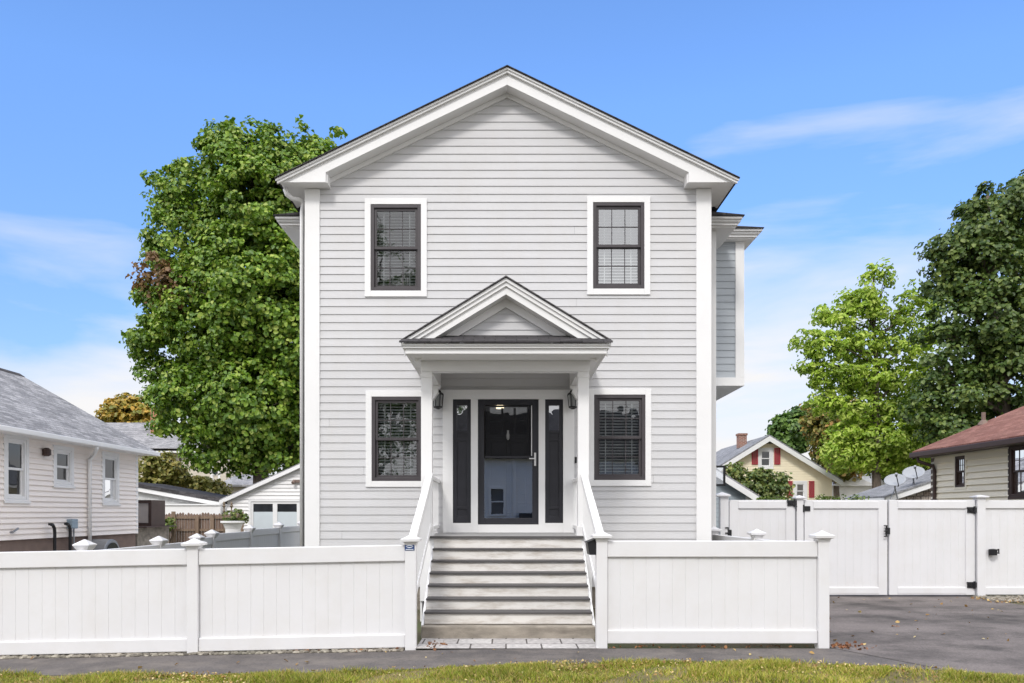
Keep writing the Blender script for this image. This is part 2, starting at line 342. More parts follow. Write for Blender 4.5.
# ------------------------------------------------------------------ foliage
def leaf_mesh(name, m, centers, normals, sizes, parent=None, origin=(0, 0, 0), aspect=.8, fold=.25):
    n = len(centers); o0 = np.array(ORG[parent.name] if parent is not None else origin)
    c = centers-o0; nn = normals/np.linalg.norm(normals, axis=1, keepdims=True)
    r = RNG.normal(size=(n, 3)); t = np.cross(nn, r); t /= np.linalg.norm(t, axis=1, keepdims=True); b = np.cross(nn, t)
    s = sizes[:, None]
    V = np.empty((n, 6, 3))
    V[:, 0] = c-t*s*.5; V[:, 3] = c+t*s*.5
    V[:, 1] = c-t*s*.12+b*s*aspect*.5+nn*s*fold; V[:, 2] = c+t*s*.22+b*s*aspect*.38+nn*s*fold*.6
    V[:, 5] = c-t*s*.12-b*s*aspect*.5+nn*s*fold; V[:, 4] = c+t*s*.22-b*s*aspect*.38+nn*s*fold*.6
    me = bpy.data.meshes.new(name); me.vertices.add(n*6); me.vertices.foreach_set('co', V.reshape(-1).astype(np.float32))
    idx = (np.array([[0, 3, 2, 1], [0, 5, 4, 3]])[None]+(np.arange(n)*6)[:, None, None]).reshape(-1)
    me.loops.add(n*8); me.loops.foreach_set('vertex_index', idx.astype(np.int32))
    me.polygons.add(n*2); me.polygons.foreach_set('loop_start', np.arange(0, n*8, 4, dtype=np.int32))
    me.update(calc_edges=True); me.validate(); me.materials.append(m)
    o = bpy.data.objects.new(name, me); COL.objects.link(o); ORG[o.name] = Vector(o0)
    if parent is not None: o.parent = parent
    else: o.location = Vector(o0)
    return o
def crown(name, m, lobes, n, size, parent=None, origin=(0, 0, 0), clump=.5, per=26, inner=.18, up=.5, drop=.0, aspect=.8, flat=1.0):
    """lobes: (x,y,z,rx,ry,rz); leaves gathered in clumps over the lobes' surfaces, gaps between clumps"""
    L = np.array(lobes, float); area = (L[:, 3]*L[:, 5])+.2*L[:, 3]**2
    nc = max(6, n//per); li = RNG.choice(len(L), nc, p=area/area.sum()); d = RNG.normal(size=(nc, 3)); d /= np.linalg.norm(d, axis=1, keepdims=True)
    rad = np.where(RNG.random(nc) < inner, RNG.uniform(.2, .7, nc), RNG.uniform(.78, 1.03, nc))
    cc = L[li, :3]+d*L[li, 3:6]*rad[:, None]
    if drop:
        keep = RNG.random(nc) > drop; cc = cc[keep]; d = d[keep]; nc = len(cc)
    k = RNG.integers(max(3, per//2), per+per//2, nc); ids = np.repeat(np.arange(nc), k)
    cs = clump*RNG.uniform(.55, 1.35, nc)
    off = RNG.normal(size=(len(ids), 3)); off += d[ids]*.55; off[:, 2] += .45; off /= np.linalg.norm(off, axis=1, keepdims=True)
    q = RNG.uniform(.45, 1.05, len(ids))[:, None]; sc = cs[ids][:, None]*np.array([[1, 1, .62]])
    cen = cc[ids]+off*q*sc
    nor = off*.8+d[ids]*.45+RNG.normal(size=(len(ids), 3))*.38; nor[:, 2] += up
    return leaf_mesh(name, m, cen, nor, size*RNG.uniform(.65, 1.3, len(ids)), parent, origin, aspect)
def limbs(mb, base, lobes, r0, height_frac=.35, n=9, wig=.3):
    bx, by, bz = base; cx = sum(l[0] for l in lobes)/len(lobes); cy = sum(l[1] for l in lobes)/len(lobes)
    top = max(l[2]+l[5]*.5 for l in lobes); low = min(l[2]-l[5]*.5 for l in lobes)
    pts = []; K = 9
    for i in range(K):
        t = i/(K-1); pts.append((lerp(bx, cx, t**1.4)+random.uniform(-wig, wig)*t*.6, lerp(by, cy, t**1.4)+random.uniform(-wig, wig)*t*.6, lerp(bz, top-.3, t)))
    rs = [r0*(1.25 if i == 0 else 1)*(1-.85*i/(K-1)) for i in range(K)]
    mb.tube(pts, rs, n)
    for l in lobes:
        tt = clamp((l[2]-l[5]*.9-bz)/max(.1, top-bz), .18, .8); i = tt*(K-1); a = int(i); p = Vector(pts[a]).lerp(Vector(pts[min(a+1, K-1)]), i-a)
        q = Vector(l[:3])+Vector((0, 0, l[5]*.35)); mid = p.lerp(q, .5)+Vector((random.uniform(-wig, wig), random.uniform(-wig, wig), random.uniform(-.1, .3)))
        rr = r0*(1-.8*tt)*.45
        mb.tube([p, mid, q], [rr, rr*.65, rr*.15], 6)
        for _ in range(3):
            e = Vector(l[:3])+Vector((random.uniform(-1, 1)*l[3], random.uniform(-1, 1)*l[4], random.uniform(-.6, .8)*l[5]))*.85
            mb.tube([mid, mid.lerp(e, .5)+Vector((0, 0, .1)), e], [rr*.45, rr*.3, rr*.08], 5)
    return mb
def plobes(pl, Y, depth=1.0, jitter=.5):
    out = []
    for p in pl:
        px, py, r = p[:3]; ry = p[3] if len(p) > 3 else r
        y = Y+random.uniform(-jitter, jitter)*r*Y/F; c = at(px, py, y); s = Y/F
        out.append((c.x, c.y, c.z, r*s, r*s*depth, ry*s))
    return out
def tree(name, label, cat, Y, base_px, pl, m, n, size, r0, group=None, clump=.5, per=26, base_z=0, **kw):
    lobes = plobes(pl, Y, kw.pop('depth', 1.0)); b = (ax(base_px, Y), Y, base_z)
    t = thing(name, label, cat, b, group)
    limbs(MB(), b, lobes, r0).build('trunk', BARK, t, smooth=True, fix=False)
    crown('crown', m, lobes, n, size, t, clump=clump, per=per, **kw)
    return t

# ================================================================== THE HOUSE
Y0 = 13.33                                        # plane of the front wall
def wx(px): return ax(px, Y0)
def wz(py): return az(py, Y0)
house = thing('house', 'pale grey two storey house with white trim, front gable and small gabled porch', 'house', (0, Y0, 0))
XL, XR, XC = wx(304), wx(712), .02
EZ = 6.975                                         # underside of the eaves
AP, PITCH = 8.82, .482                           # ridge height and slope at the rake
BACK = 23.0
# windows
WINS = [((371, 421), (205, 291), GLASS_MID), ((593, 644), (203, 289), GLASS_HI), ((372, 422), (397, 481), GLASS_MID), ((594, 645), (395, 480), GLASS)]
ops = []
for (pa, pb), (ya, yb), gm in WINS: ops.append((wx(pa)-.06, wx(pb)+.06, wz(yb)-.06, wz(ya)+.06))
DX0, DX1, DZ0, DZ1 = wx(443), wx(574), 1.27, wz(392)
ops.append((DX0+.05, DX1-.05, 1.2, DZ1-.05))
def gab(z):
    if z < EZ+.05: return (XL+.02, XR-.02)
    h = max(0, (AP-.33-z)/PITCH+.06); return (max(XL+.02, XC-h), min(XR-.02, XC+h))
cl = MB(); clap(cl, (0, Y0), (1, 0), XL+.02, XR-.02, .35, 8.62, .1335, ops, gab, joints=1)
cl.build('clapboard_wall', SIDING, house, fix=False)
sw = MB()
clap(sw, (XR-.05, 0), (0, 1), Y0+.1, 14.5, .35, EZ, .1335); clap(sw, (XL+.06, 0), (0, -1), -14.5, -Y0-.1, .35, EZ, .1335)
clap(sw, (3.78, 0), (0, 1), 14.5, BACK, .35, EZ, .1335); clap(sw, (-3.65, 0), (0, -1), -BACK, -14.5, .35, EZ, .1335)
clap(sw, (0, BACK), (-1, 0), -3.78, 3.65, .35, EZ, .1335)
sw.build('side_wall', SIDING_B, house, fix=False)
MB().box(XL+.03, XR-.03, Y0+.03, BACK-.05, -.3, .36).build('foundation', CONC, house)
it = MB()                                         # rooms behind the windows
it.box(XL+.02, XR-.02, 16.8, 16.86, .4, 6.9); it.box(XL+.02, XR-.02, Y0+.2, 16.8, 3.72, 3.92); it.box(XL+.02, XR-.02, Y0+.2, 16.8, 1.05, 1.2); it.box(XL+.02, XR-.02, Y0+.2, 16.8, 6.7, 6.8)
it.box(-1.35, -1.25, Y0+.2, 16.8, 1.2, 3.7); it.box(1.3, 1.4, Y0+.2, 16.8, 1.2, 3.7); it.box(XL+.02, XL+.08, Y0+.03, 16.8, .4, 6.9); it.box(XR-.08, XR-.02, Y0+.03, 16.8, .4, 6.9)
it.build('interior_walls', INTERIOR, house)
for x, y in ((-.16, 14.9), (-.12, 15.9)): MB().lathe([(.075, 0), (.085, .03), (.085, .06)], (x, y, 3.655), 14).build('ceiling_lamp', LIT, house)
for (pa, pb), (ya, yb), gm in WINS:
    window(house, T_front(Y0), wx(pa), wx(pb), wz(yb), wz(ya), casing=.10, glass=gm, split=.5, blinds=True)
# corner boards
for xa, xb in ((XL+.02, wx(320)), (wx(696), XR-.018)):
    mb = MB(); mb.box(xa, xb, Y0-.036, Y0+.16, .30, EZ-.002); mb.build('corner_board', WHITE, house, bevel=.004)
MB().box(3.78-.02-.12, 3.78+.022, 14.47, 14.62, .3, EZ-.15).build('corner_board', WHITE, house, bevel=.004)
MB().box(-3.67, -3.55, 14.47, 14.62, .3, EZ-.15).build('corner_board', WHITE, house, bevel=.004)
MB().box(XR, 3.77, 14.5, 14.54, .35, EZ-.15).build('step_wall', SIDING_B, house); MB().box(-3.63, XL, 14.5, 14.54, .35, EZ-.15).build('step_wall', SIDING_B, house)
# rakes, soffit, frieze
YR = 13.05
for s in (-1, 1):
    tip = 3.715
    X = lambda d: XC+s*d
    zt = lambda d: AP-PITCH*d
    zl = lambda d: AP-.255-PITCH*d
    ret = 2.96
    face = MB(); face.prism([(X(0), zt(0)), (X(tip), zt(tip)), (X(tip), EZ), (X(ret), EZ), (X(ret), zl(ret)), (X(0), zl(0))], YR, YR+.03)
    face.build('rake_board', WHITE, house, bevel=.004)
    cr = MB(); cr.prism([(X(0), zt(0)), (X(tip+.03), zt(tip+.03)), (X(tip+.03), zt(tip+.03)-.075), (X(0), zt(0)-.075)], YR-.045, YR-.001)
    cr.prism([(X(0), zt(0)-.002), (X(tip+.05), zt(tip+.05)-.002), (X(tip+.05), zt(tip+.05)-.035), (X(0), zt(0)-.035)], YR-.07, YR-.0455)
    cr.build('crown_moulding', WHITE, house, bevel=.003)
    so = MB(); so.prism([(X(0), zl(0)+.03), (X(ret), zl(ret)+.03), (X(ret), zl(ret)+.002), (X(0), zl(0)+.002)], YR+.031, Y0-.001)
    so.box(X(ret-.02), X(tip), YR+.031, 14.1, EZ+.002, EZ+.03); so.box(X(ret-.02), X(ret), YR+.031, Y0-.02, EZ+.03, zl(ret))
    so.build('soffit', WHITE, house)
    fr = MB(); fr.prism([(X(0), zl(0)), (X(3.1), zl(3.1)), (X(3.1), zl(3.1)-.075), (X(0), zl(0)-.075)], Y0-.032, Y0+.01)
    fr.build('frieze_board', WHITE, house)
    ef = MB(); ef.box(X(tip), X(tip)-s*.03, YR+.031, 14.15, EZ, EZ+.12); ef.build('eave_fascia', WHITE, house)
    rf = MB(); rf.prism([(X(0), zt(0)+.004), (X(tip+.055), zt(tip+.055)+.004), (X(tip+.055), zt(tip+.055)+.017), (X(0), zt(0)+.017)], YR-.10, BACK+.3)
    rf.build('roof_slope', ROOFD, house)
    gw = MB()                                      # wider rear part: boxed eave with stepped cornice and a strip of roof
    o = 4.20 if s > 0 else 4.10
    xi = XR if s > 0 else -XL
    gw.box(s*xi, s*(o-.10), 14.32, BACK, 6.69, 6.72); gw.box(s*xi, s*(o-.06), 14.28, BACK, 6.72, 6.77); gw.box(s*xi, s*(o-.02), 14.24, BACK, 6.77, 6.81); gw.box(s*xi, s*o, 14.2, BACK, 6.81, 6.85)
    gw.build('cornice', WHITE, house, bevel=.003)
    MB().prism([(s*xi, 6.852), (s*(o+.03), 6.852), (s*(o+.03), 6.868), (s*xi, 6.868+.1*(o-xi))], 14.17, BACK).build('eave_roof', ROOFD, house)
# bay on the right flank
bay = sub('bay_window', house); B0, B1, BX = 15.5, 18.3, 4.59
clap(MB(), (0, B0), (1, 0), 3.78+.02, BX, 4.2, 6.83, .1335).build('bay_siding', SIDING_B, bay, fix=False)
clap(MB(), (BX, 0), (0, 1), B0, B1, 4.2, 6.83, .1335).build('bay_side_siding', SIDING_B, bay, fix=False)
bt = MB(); bt.box(BX-.15, BX+.02, B0-.03, B0+.14, 4.2, 6.83); bt.box(3.78, BX+.021, B0-.032, B1, 4.04, 4.2); bt.box(BX-.03, BX+.02, B1-.14, B1, 4.2, 6.83); bt.box(3.78, 3.86, B0-.03, B0+.02, 4.2, 6.83)
bt.build('bay_trim', WHITE, bay, bevel=.004)
bc = MB()
for k, (e, za, zb) in enumerate(((.16, 6.831, 6.86), (.21, 6.86, 6.91), (.25, 6.91, 6.95), (.29, 6.95, 6.99))): bc.box(3.86-.001*k, BX+e, B0-e+.001*k, B1+e, za-.0015, zb-.0015)
bc.build('bay_cornice', WHITE, bay, bevel=.003)
MB().prism([(3.85, 6.991), (BX+.31, 6.991), (BX+.31, 7.005), (3.85, 7.06)], B0-.32, B1+.3).build('bay_roof', ROOFD, bay)
# gutter elbow on the left corner
ds = MB(); p = [at(285, 189, 13.25), at(287, 194.5, 13.25), at(292, 198.5, 13.3), at(299, 199.5, 13.38), at(303.5, 203, 13.42), at(304.0, 212, 13.45), Vector((-3.43, 13.46, .5))]
p[5] = Vector((-3.43, 13.46, p[5].z)); ds.tube(p, .038, 10); ds.build('downspout', WHITE, house, smooth=True)
# ---- entrance
dr = MB(); D = Y0
dx = lambda px: ax(px, Y0)
dz = lambda py: az(py, Y0)
ent = sub('entrance', house)
em = MB(); em.box(DX0, dx(453), D-.05, D+.03, 1.252, DZ1); em.box(dx(563), DX1, D-.05, D+.03, 1.252, DZ1)
em.box(dx(453), dx(563), D-.05, D+.03, dz(399.5), DZ1); em.box(dx(471), dx(478), D-.045, D+.03, 1.252, dz(399.5)); em.box(dx(538.5), dx(545), D-.045, D+.03, 1.252, dz(399.5))
em.box(dx(453), dx(471), D-.044, D+.03, 1.252, dz(523)); em.box(dx(545), dx(563), D-.044, D+.03, 1.252, dz(523)); em.box(dx(478), dx(538.5), D-.044, D+.03, 1.252, dz(524.5))
em.box(dx(440), dx(577), D-.06, D-.0505, DZ1-.06, DZ1+.03)
em.build('door_surround', WHITE, ent, bevel=.003)
for a, b in ((453, 471), (545, 563)):
    sl = MB(); xa, xb, za, zb = dx(a), dx(b), dz(523), dz(399.5)
    ring(sl, xa, xb, za, zb, D-.02, D+.03, .065, .1, .12)
    zc = dz(441); sl.box(xa+.065, xb-.065, D-.018, D-.0005, dz(441), dz(438)); sl.box(xa+.065, xb-.065, D+.0, D+.03, za+.12, dz(430.5)); sl.box(xa+.065, xb-.065, D-.018, D-.0005, dz(509), dz(506.5))
    sl.box(xa+.065, xb-.065, D-.016, D-.0005, dz(433), dz(430.5))
    sl.build('sidelight_panel', BLACKDOOR, ent, bevel=.003)
    MB().add([(xa+.06, D+.01, dz(431)), (xb-.06, D+.01, dz(431)), (xb-.06, D+.01, zb-.09), (xa+.06, D+.01, zb-.09)], [(0, 1, 2, 3)]).build('sidelight_pane', GLASS_HI, ent)
door = MB(); xa, xb, za, zb = dx(485), dx(532), dz(519), dz(406)      # the inner door with six lights
zl0, zl1 = dz(433), dz(407.5)
door.box(xa, xb, D+.06, D+.10, za-.08, zl0)
ring(door, xa, xb, zl0, zb+.02, D+.06, D+.10, .08, .03, .005)
for i in (1, 2): x = lerp(xa+.08, xb-.08, i/3); door.box(x-.02, x+.02, D+.062, D+.098, zl0, zl1)
zm = (zl0+zl1)/2; door.box(xa+.08, xb-.08, D+.063, D+.097, zm-.018, zm+.018)
for i in (0, 1): x0 = lerp(xa+.09, xb-.02, i/2); ring(door, x0, x0+.27, dz(515), dz(441), D+.045, D+.0595, .02)
door.box(xa+.02, xb-.02, D+.047, D+.0595, dz(437.5), dz(435.5))
door.build('inner_door', BLACKDOOR, ent, bevel=.003)
MB().add([(xa+.07, D+.08, zl0), (xb-.07, D+.08, zl0), (xb-.07, D+.08, zl1+.04), (xa+.07, D+.08, zl1+.04)], [(0, 1, 2, 3)]).build('door_light', GLASS, ent)
kn = MB(); kc = at(508, 434, D+.03); kn.lathe([(.012, -.10), (.03, -.07), (.032, -.02), (.016, .03), (.02, .06)], kc, 10); kn.box(kc.x-.012, kc.x+.012, D+.03, D+.046, kc.z-.02, kc.z+.05); kn.build('door_knocker', GALV, ent, smooth=False)
sd = MB(); ring(sd, dx(478), dx(538.5), dz(524), dz(399.8), D-.035, D-.002, .105, .09, .10); ring(sd, dx(478)+.0, dx(538.5)-.0, dz(524)+.0, dz(399.8)-.0, D-.046, D-.0355, .02)
sd.box(dx(485), dx(532), D-.022, D-.004, dz(458), dz(456)); sd.build('storm_door', BLACKDOOR, ent, bevel=.004)
MB().add([(dx(484), D-.012, dz(518.5)), (dx(533), D-.012, dz(518.5)), (dx(533), D-.012, dz(457)), (dx(484), D-.012, dz(457))], [(0, 1, 2, 3)]).build('storm_door_pane', GLASS_ST, ent)
MB().add([(dx(484), D-.010, dz(457)), (dx(533), D-.010, dz(457)), (dx(533), D-.010, dz(406)), (dx(484), D-.010, dz(406))], [(0, 1, 2, 3)]).build('storm_door_screen', glass_mat('screened_pane', .0, tint=(.75, .75, .75), ior=1.25, wobble=.02), ent)
hd = MB(); hx = dx(535); hd.box(hx-.016, hx+.016, D-.062, D-.047, dz(466), dz(453)); hd.tube([(hx, D-.06, dz(459)), (hx, D-.10, dz(459)), (hx-.1, D-.10, dz(459))], .011, 8); hd.tube([(hx, D-.06, dz(463.5)), (hx, D-.085, dz(463.5))], .012, 8)
hd.tube([(dx(531.5), D-.05, dz(406)), (dx(531.5), D-.05, dz(456))], .008, 6)
hd.build('door_handle', GALV, ent)
bl = MB(); bl.box(dx(574.8), dx(576.6), D-.045, D-.012, dz(463.2), dz(457)); bl.build('doorbell', BLACK, ent, bevel=.004)
# ---- porch
YP = 11.62; PC = .0
por = sub('porch', house)
PZ = 1.247
fl = MB(); fl.box(-1.27, 1.27, YP-.03, Y0-.02, PZ-.035, PZ); fl.build('porch_floor', mat('light_grey_deck', (.34, .335, .33), .6), por, bevel=.004)
MB().box(-1.26, 1.26, YP-.044, YP-.0305, PZ-.034, PZ-.001).build('nosing', TREAD, por, bevel=.003)
sk = MB(); sk.box(-1.25, 1.25, YP, YP+.03, .3, PZ-.036); sk.box(-1.25, -1.22, YP+.03, Y0-.02, .0, PZ-.036); sk.box(1.22, 1.25, YP+.03, Y0-.02, .0, PZ-.036); sk.build('porch_skirt', WHITE, por)
for a, b in ((421, 432), (578, 589)):
    YC = 11.68; xa, xb = ax(a, YC), ax(b, YC)
    c = MB(); c.box(xa, xb, YC, YC+(xb-xa), PZ, 3.65); c.box(xa-.02, xb+.02, YC-.02, YC+(xb-xa)+.02, PZ, PZ+.14); c.box(xa-.006, xb+.006, YC-.006, YC+(xb-xa)+.006, 3.56, 3.6)
    c.build('porch_column', WHITE, por, bevel=.005)
XA, XB = -1.24, 1.215
bm = MB(); bm.box(XA-.005, XB+.005, 11.672, 11.85, 3.65, 3.80); bm.box(XA, XA+.16, 11.851, Y0-.02, 3.65, 3.99); bm.box(XB-.16, XB, 11.851, Y0-.02, 3.65, 3.99); bm.box(XA, XB, 11.70, 11.85, 3.801, 3.99)
bm.build('porch_beam', WHITE, por, bevel=.004)
pcl = MB(); pcl.box(-1.38, 1.38, 11.16, 11.69, 3.802, 3.83); pcl.box(-1.38, XA-.002, 11.69, Y0-.02, 3.802, 3.83); pcl.box(XB+.002, 1.38, 11.69, Y0-.02, 3.802, 3.83); pcl.build('porch_soffit_panel', WHITE, por)
MB().box(XA+.1, XB-.1, 11.75, Y0-.02, 3.992, 4.01).build('porch_ceiling', WHITE, por)
co = MB(); 
for e, za, zb in ((0, 3.795, 3.865), (.035, 3.866, 3.895), (.055, 3.896, 3.925)):
    co.box(-1.40-e, 1.40+e, 11.12-e, 11.17, za, zb); co.box(-1.40-e, -1.36, 11.17, Y0-.02, za, zb); co.box(1.36, 1.40+e, 11.17, Y0-.02, za, zb)
co.build('porch_cornice', WHITE, por, bevel=.003)
pent = MB(); pent.add([(-1.475, 11.03, 3.93), (1.475, 11.03, 3.93), (1.40, 11.5, 4.11), (-1.40, 11.5, 4.11), (-1.475, 11.03, 3.955), (1.475, 11.03, 3.955), (1.40, 11.5, 4.135), (-1.40, 11.5, 4.135)],
         [(0, 3, 2, 1), (4, 5, 6, 7), (0, 1, 5, 4), (1, 2, 6, 5), (2, 3, 7, 6), (3, 0, 4, 7)]); pent.build('pent_roof', ROOFD, por)
PA, PS, YG = 4.875, .61, 11.25
clap(MB(), (0, 11.52), (1, 0), -1.4, 1.4, 4.1, 4.64, .115, (), lambda z: (-max(0, (4.60-z)/PS), max(0, (4.60-z)/PS))).build('porch_gable_siding', SIDING, por, fix=False)
for s in (-1, 1):
    T_ = 1.43
    rk = MB(); q = lambda d, dzv: (s*d+.02*0, PA-PS*d-dzv)
    rk.prism([q(0, 0), q(T_, 0), q(T_, .22), q(0, .22)], YG, YG+.03)
    rk.prism([q(0, 0), q(T_+.02, 0), q(T_+.02, .11), q(0, .11)], YG-.03, YG-.001); rk.prism([q(0, .0), q(T_+.03, .0), q(T_+.03, .05), q(0, .05)], YG-.055, YG-.031)
    rk.build('porch_rake', WHITE, por, bevel=.003)
    MB().prism([q(0, .19), q(T_-.1, .19), q(T_-.1, .218), q(0, .218)], YG+.03, 11.52).build('porch_soffit', WHITE, por)
    MB().prism([q(0, .22), q(1.3, .22), q(1.3, .34), q(0, .34)], 11.47, 11.53).build('porch_frieze', WHITE, por)
    pr = MB(); pr.prism([q(0, -.004), q(T_+.05, -.004), q(T_+.04, -.024), q(0, -.024)], YG-.08, Y0-.02); pr.build('porch_roof_slope', ROOFD, por)
    cb = MB(); X0 = XA+.16 if s < 0 else XB-.16
    prof = [(0, 0), (.14, 0), (.135, -.03), (.10, -.05), (.095, -.085), (.11, -.11), (.08, -.14), (.04, -.21), (0, -.24)]
    cb.prism([(XA+.04-s*0+pp[0] if s < 0 else XB-.04-pp[0], 3.648+pp[1]) for pp in prof], 12.95, 13.10); cb.build('bracket', WHITE, por, bevel=.004)
    sr = MB(); xr = s*1.135                        # rail between column and wall
    sr.box(xr-.035, xr+.035, 11.87, Y0-.01, 2.08, 2.135); sr.box(xr-.03, xr+.03, 11.87, Y0-.01, 1.33, 1.38)
    for k in range(9): y = 11.98+k*.15; sr.box(xr-.018, xr+.018, y, y+.036, 1.38, 2.08)
    sr.build('porch_railing', WHITE, por, bevel=.003)
# ---- steps
stp = sub('front_steps', house)
zs = [1.247, 1.075, .919, .770, .620, .467, .320]; yn = [YP-.235*k for k in range(7)]
SX0, SX1 = -1.045, 1.10
MB().box(SX0, SX1, YP-.012, YP-.001, zs[1], zs[0]-.036).build('riser', RISER, stp)
for k in range(1, 7):
    t = MB(); t.box(SX0, SX1, yn[k]-.02, yn[k-1]+.015, zs[k]-.026, zs[k]); t.build('tread', TREAD, stp, bevel=.006)
    zb = zs[k+1] if k < 6 else .165
    MB().box(SX0+.002, SX1-.002, yn[k]+.008, yn[k]+.02, zb, zs[k]-.027).build('riser', RISER, stp)
sp = MB(); sp.box(SX0+.004, SX1-.004, 10.262, YP-.03, .05, .16); sp.build('step_base', CONC, stp)
cp = MB(); cp.box(SX0-.02, SX1+.02, 10.04, 10.6, -.05, .155); cp.build('concrete_step', CONC, stp, bevel=.012)
for x in (SX0-.032, SX1+.002): MB().prism([(10.15, .16), (YP, 1.1), (YP, .2), (10.6, .0), (10.15, .0)], x, x+.03, 'x').build('stringer', WHITE, stp)
for s in (-1, 1):
    xr = -1.115 if s < 0 else 1.135
    rl = sub('stair_railing', stp)
    za0, za1 = 1.20, 2.09; ya0, ya1 = 9.45, 11.67
    r1 = MB(); r1.prism([(ya0, za0), (ya1, za1), (ya1, za1+.07), (ya0, za0+.07)], xr-.048, xr+.048, 'x'); r1.build('handrail', WHITE, rl, bevel=.012)
    r2 = MB(); r2.prism([(ya0, za0-.74), (ya1, za1-.74), (ya1, za1-.66), (ya0, za0-.66)], xr-.03, xr+.03, 'x'); r2.build('bottom_rail', WHITE, rl, bevel=.004)
    bb = MB(); k = 0
    while ya0+.12+k*.125 < ya1-.06:
        y = ya0+.12+k*.125; z = lerp(za0, za1, (y-ya0)/(ya1-ya0)); bb.box(xr-.018, xr+.018, y, y+.036, z-.67, z+.01); k += 1
    bb.build('balusters', WHITE, rl)
# ---- lanterns
def lantern(px, label, zsh=0):
    c = at(px, 399, Y0-.15); t = thing('wall_lantern', label, 'lantern', c, 'black coach lanterns by the front door')
    b = MB(); b.box(c.x-.045, c.x+.045, Y0-.03, Y0-.052, c.z-.02, c.z+.16); b.tube([(c.x, Y0-.05, c.z+.13), (c.x, Y0-.09, c.z+.19), (c.x, c.y, c.z+.185)], .011, 6); b.build('mount', BLACK, t)
    f = MB(); f.lathe([(.02, -.17), (.05, -.155), (.075, -.145), (.078, -.125), (.05, -.12)], c, 8); f.lathe([(.095, .065), (.10, .08), (.07, .105), (.055, .11), (.05, .135), (.03, .15), (.02, .17), (.024, .185), (.008, .2), (.012, .215), (.003, .235)], c, 8)
    for k in range(6):
        a = 2*math.pi*k/6; f.bar((c.x+.066*math.cos(a), c.y+.066*math.sin(a), c.z-.13), (c.x+.088*math.cos(a), c.y+.088*math.sin(a), c.z+.07), .012, .012)
    f.tube([(c.x, c.y, c.z-.12), (c.x, c.y, c.z-.02)], .018, 8)
    f.build('cage', BLACK, t)
    MB().lathe([(.055, -.12), (.078, .066)], c, 6).build('lantern_pane', LAMPG, t)
lantern(438, 'black coach lantern on the wall left of the front door'); lantern(573, 'black coach lantern on the wall right of the front door')

# ================================================================== FENCES AND GATES
def cap_mesh(mb, c, w, fancy=False):
    h = w/2
    if fancy: return mb.lathe([(h, -.06), (h*1.15, -.04), (h*1.75, .03), (h*1.85, .035), (h*1.85, .05), (.01, .12)], c, sq=True)
    prof = [(h*1.02, -.05), (h*1.12, -.03), (h*1.15, -.012), (h*1.75, .0), (h*1.8, .028), (h*1.55, .035)]
    prof += [(h*1.3, .04), (.004, .10)] if fancy else [(h*.9, .052), (.004, .085)]
    mb.lathe(prof, c, sq=True)
def post(parent, x, y, zt, w=.127, fancy=False, zf=None, zb=-.1):
    p = MB(); p.box(x-w/2, x+w/2, y-w/2, y+w/2, zb, zt); po = p.build('post', VINYL, parent, zf=zf, bevel=.005)
    c = MB(); cap_mesh(c, (x, y, zt), w, fancy); c.build('post_cap', VINYL, po, zf=zf)
    return po
def panel(parent, T, u0, u1, zb, zt, rail_t=.19, rail_b=.155, zf=None, name='panel'):
    """tongue-and-groove vinyl panel between two posts: boards, top and bottom rail (v = depth)"""
    n = max(1, round((u1-u0)/.152)); w = (u1-u0)/n; pts = []
    for k in range(n): a = u0+k*w; pts += [(a, -.0075), (a+.004, -.011), (a+w-.004, -.011)]
    pts += [(u1, -.0075)]
    prof = pts+[(u, -v+.0) for u, v in reversed(pts)]
    m = len(prof); mb = MB(T); vs = [(u, v, zb+.05) for u, v in prof]+[(u, v, zt-.05) for u, v in prof]
    mb.add(vs, [(i, (i+1) % m, (i+1) % m+m, i+m) for i in range(m)])
    p = mb.build(name, VINYL, parent, zf=zf)
    tr = MB(T); tr.box(u0, u1, -.042, .042, zt-rail_t, zt); tr.build('top_rail', VINYL, p, zf=zf, bevel=.009)
    br = MB(T); br.box(u0, u1, -.040, .040, zb, zb+rail_b); br.build('bottom_rail', VINYL, p, zf=zf, bevel=.009)
    return p
YF = 9.38
fl_ = thing('vinyl_fence', 'low white vinyl fence along the walk left of the front steps', 'fence', (-3.6, YF, 0))
for k, x in enumerate((-6.12, -3.655, -1.113)): post(fl_, x, YF, 1.27+(.0 if k else .02), zf=g)
panel(fl_, T_front(YF), -8.4, -6.185, .03, 1.235, zf=g); panel(fl_, T_front(YF), -6.055, -3.72, .03, 1.235, zf=g); panel(fl_, T_front(YF), -3.59, -1.178, .03, 1.23, zf=g)
post(fl_, -8.46, YF, 1.27, zf=g)
fr_ = thing('vinyl_fence', 'low white vinyl fence beside the driveway right of the front steps', 'fence', (2.4, YF, 0))
for x in (1.118, 3.705): post(fr_, x, YF, 1.29)
panel(fr_, T_front(YF), 1.183, 3.64, .055, 1.255)
for y in (11.82, 14.26): post(fr_, 3.705, y, 1.26)
panel(fr_, T_posx(3.705), YF+.065, 11.755, .055, 1.2); panel(fr_, T_posx(3.705), 11.885, 14.195, .055, 1.2)
fs_ = thing('vinyl_fence', 'white boundary fence with pyramid capped posts running back along the left yard', 'fence', (-6.05, 16, 0))
ys = [11.49, 13.94, 15.66, 16.46, 18.87, 21.3, 23.7, 26.1]; tops = [1.05, 1.03, 1.03, 1.09, 1.15, 1.19, 1.21, 1.22]
prev = YF; pt_ = 1.02
for y, z in zip(ys, tops):
    post(fs_, -6.05, y, z+.03, fancy=True, zb=-.3); panel(fs_, T_posx(-6.05), prev+.066, y-.066, -.1, z, rail_t=.16); prev = y
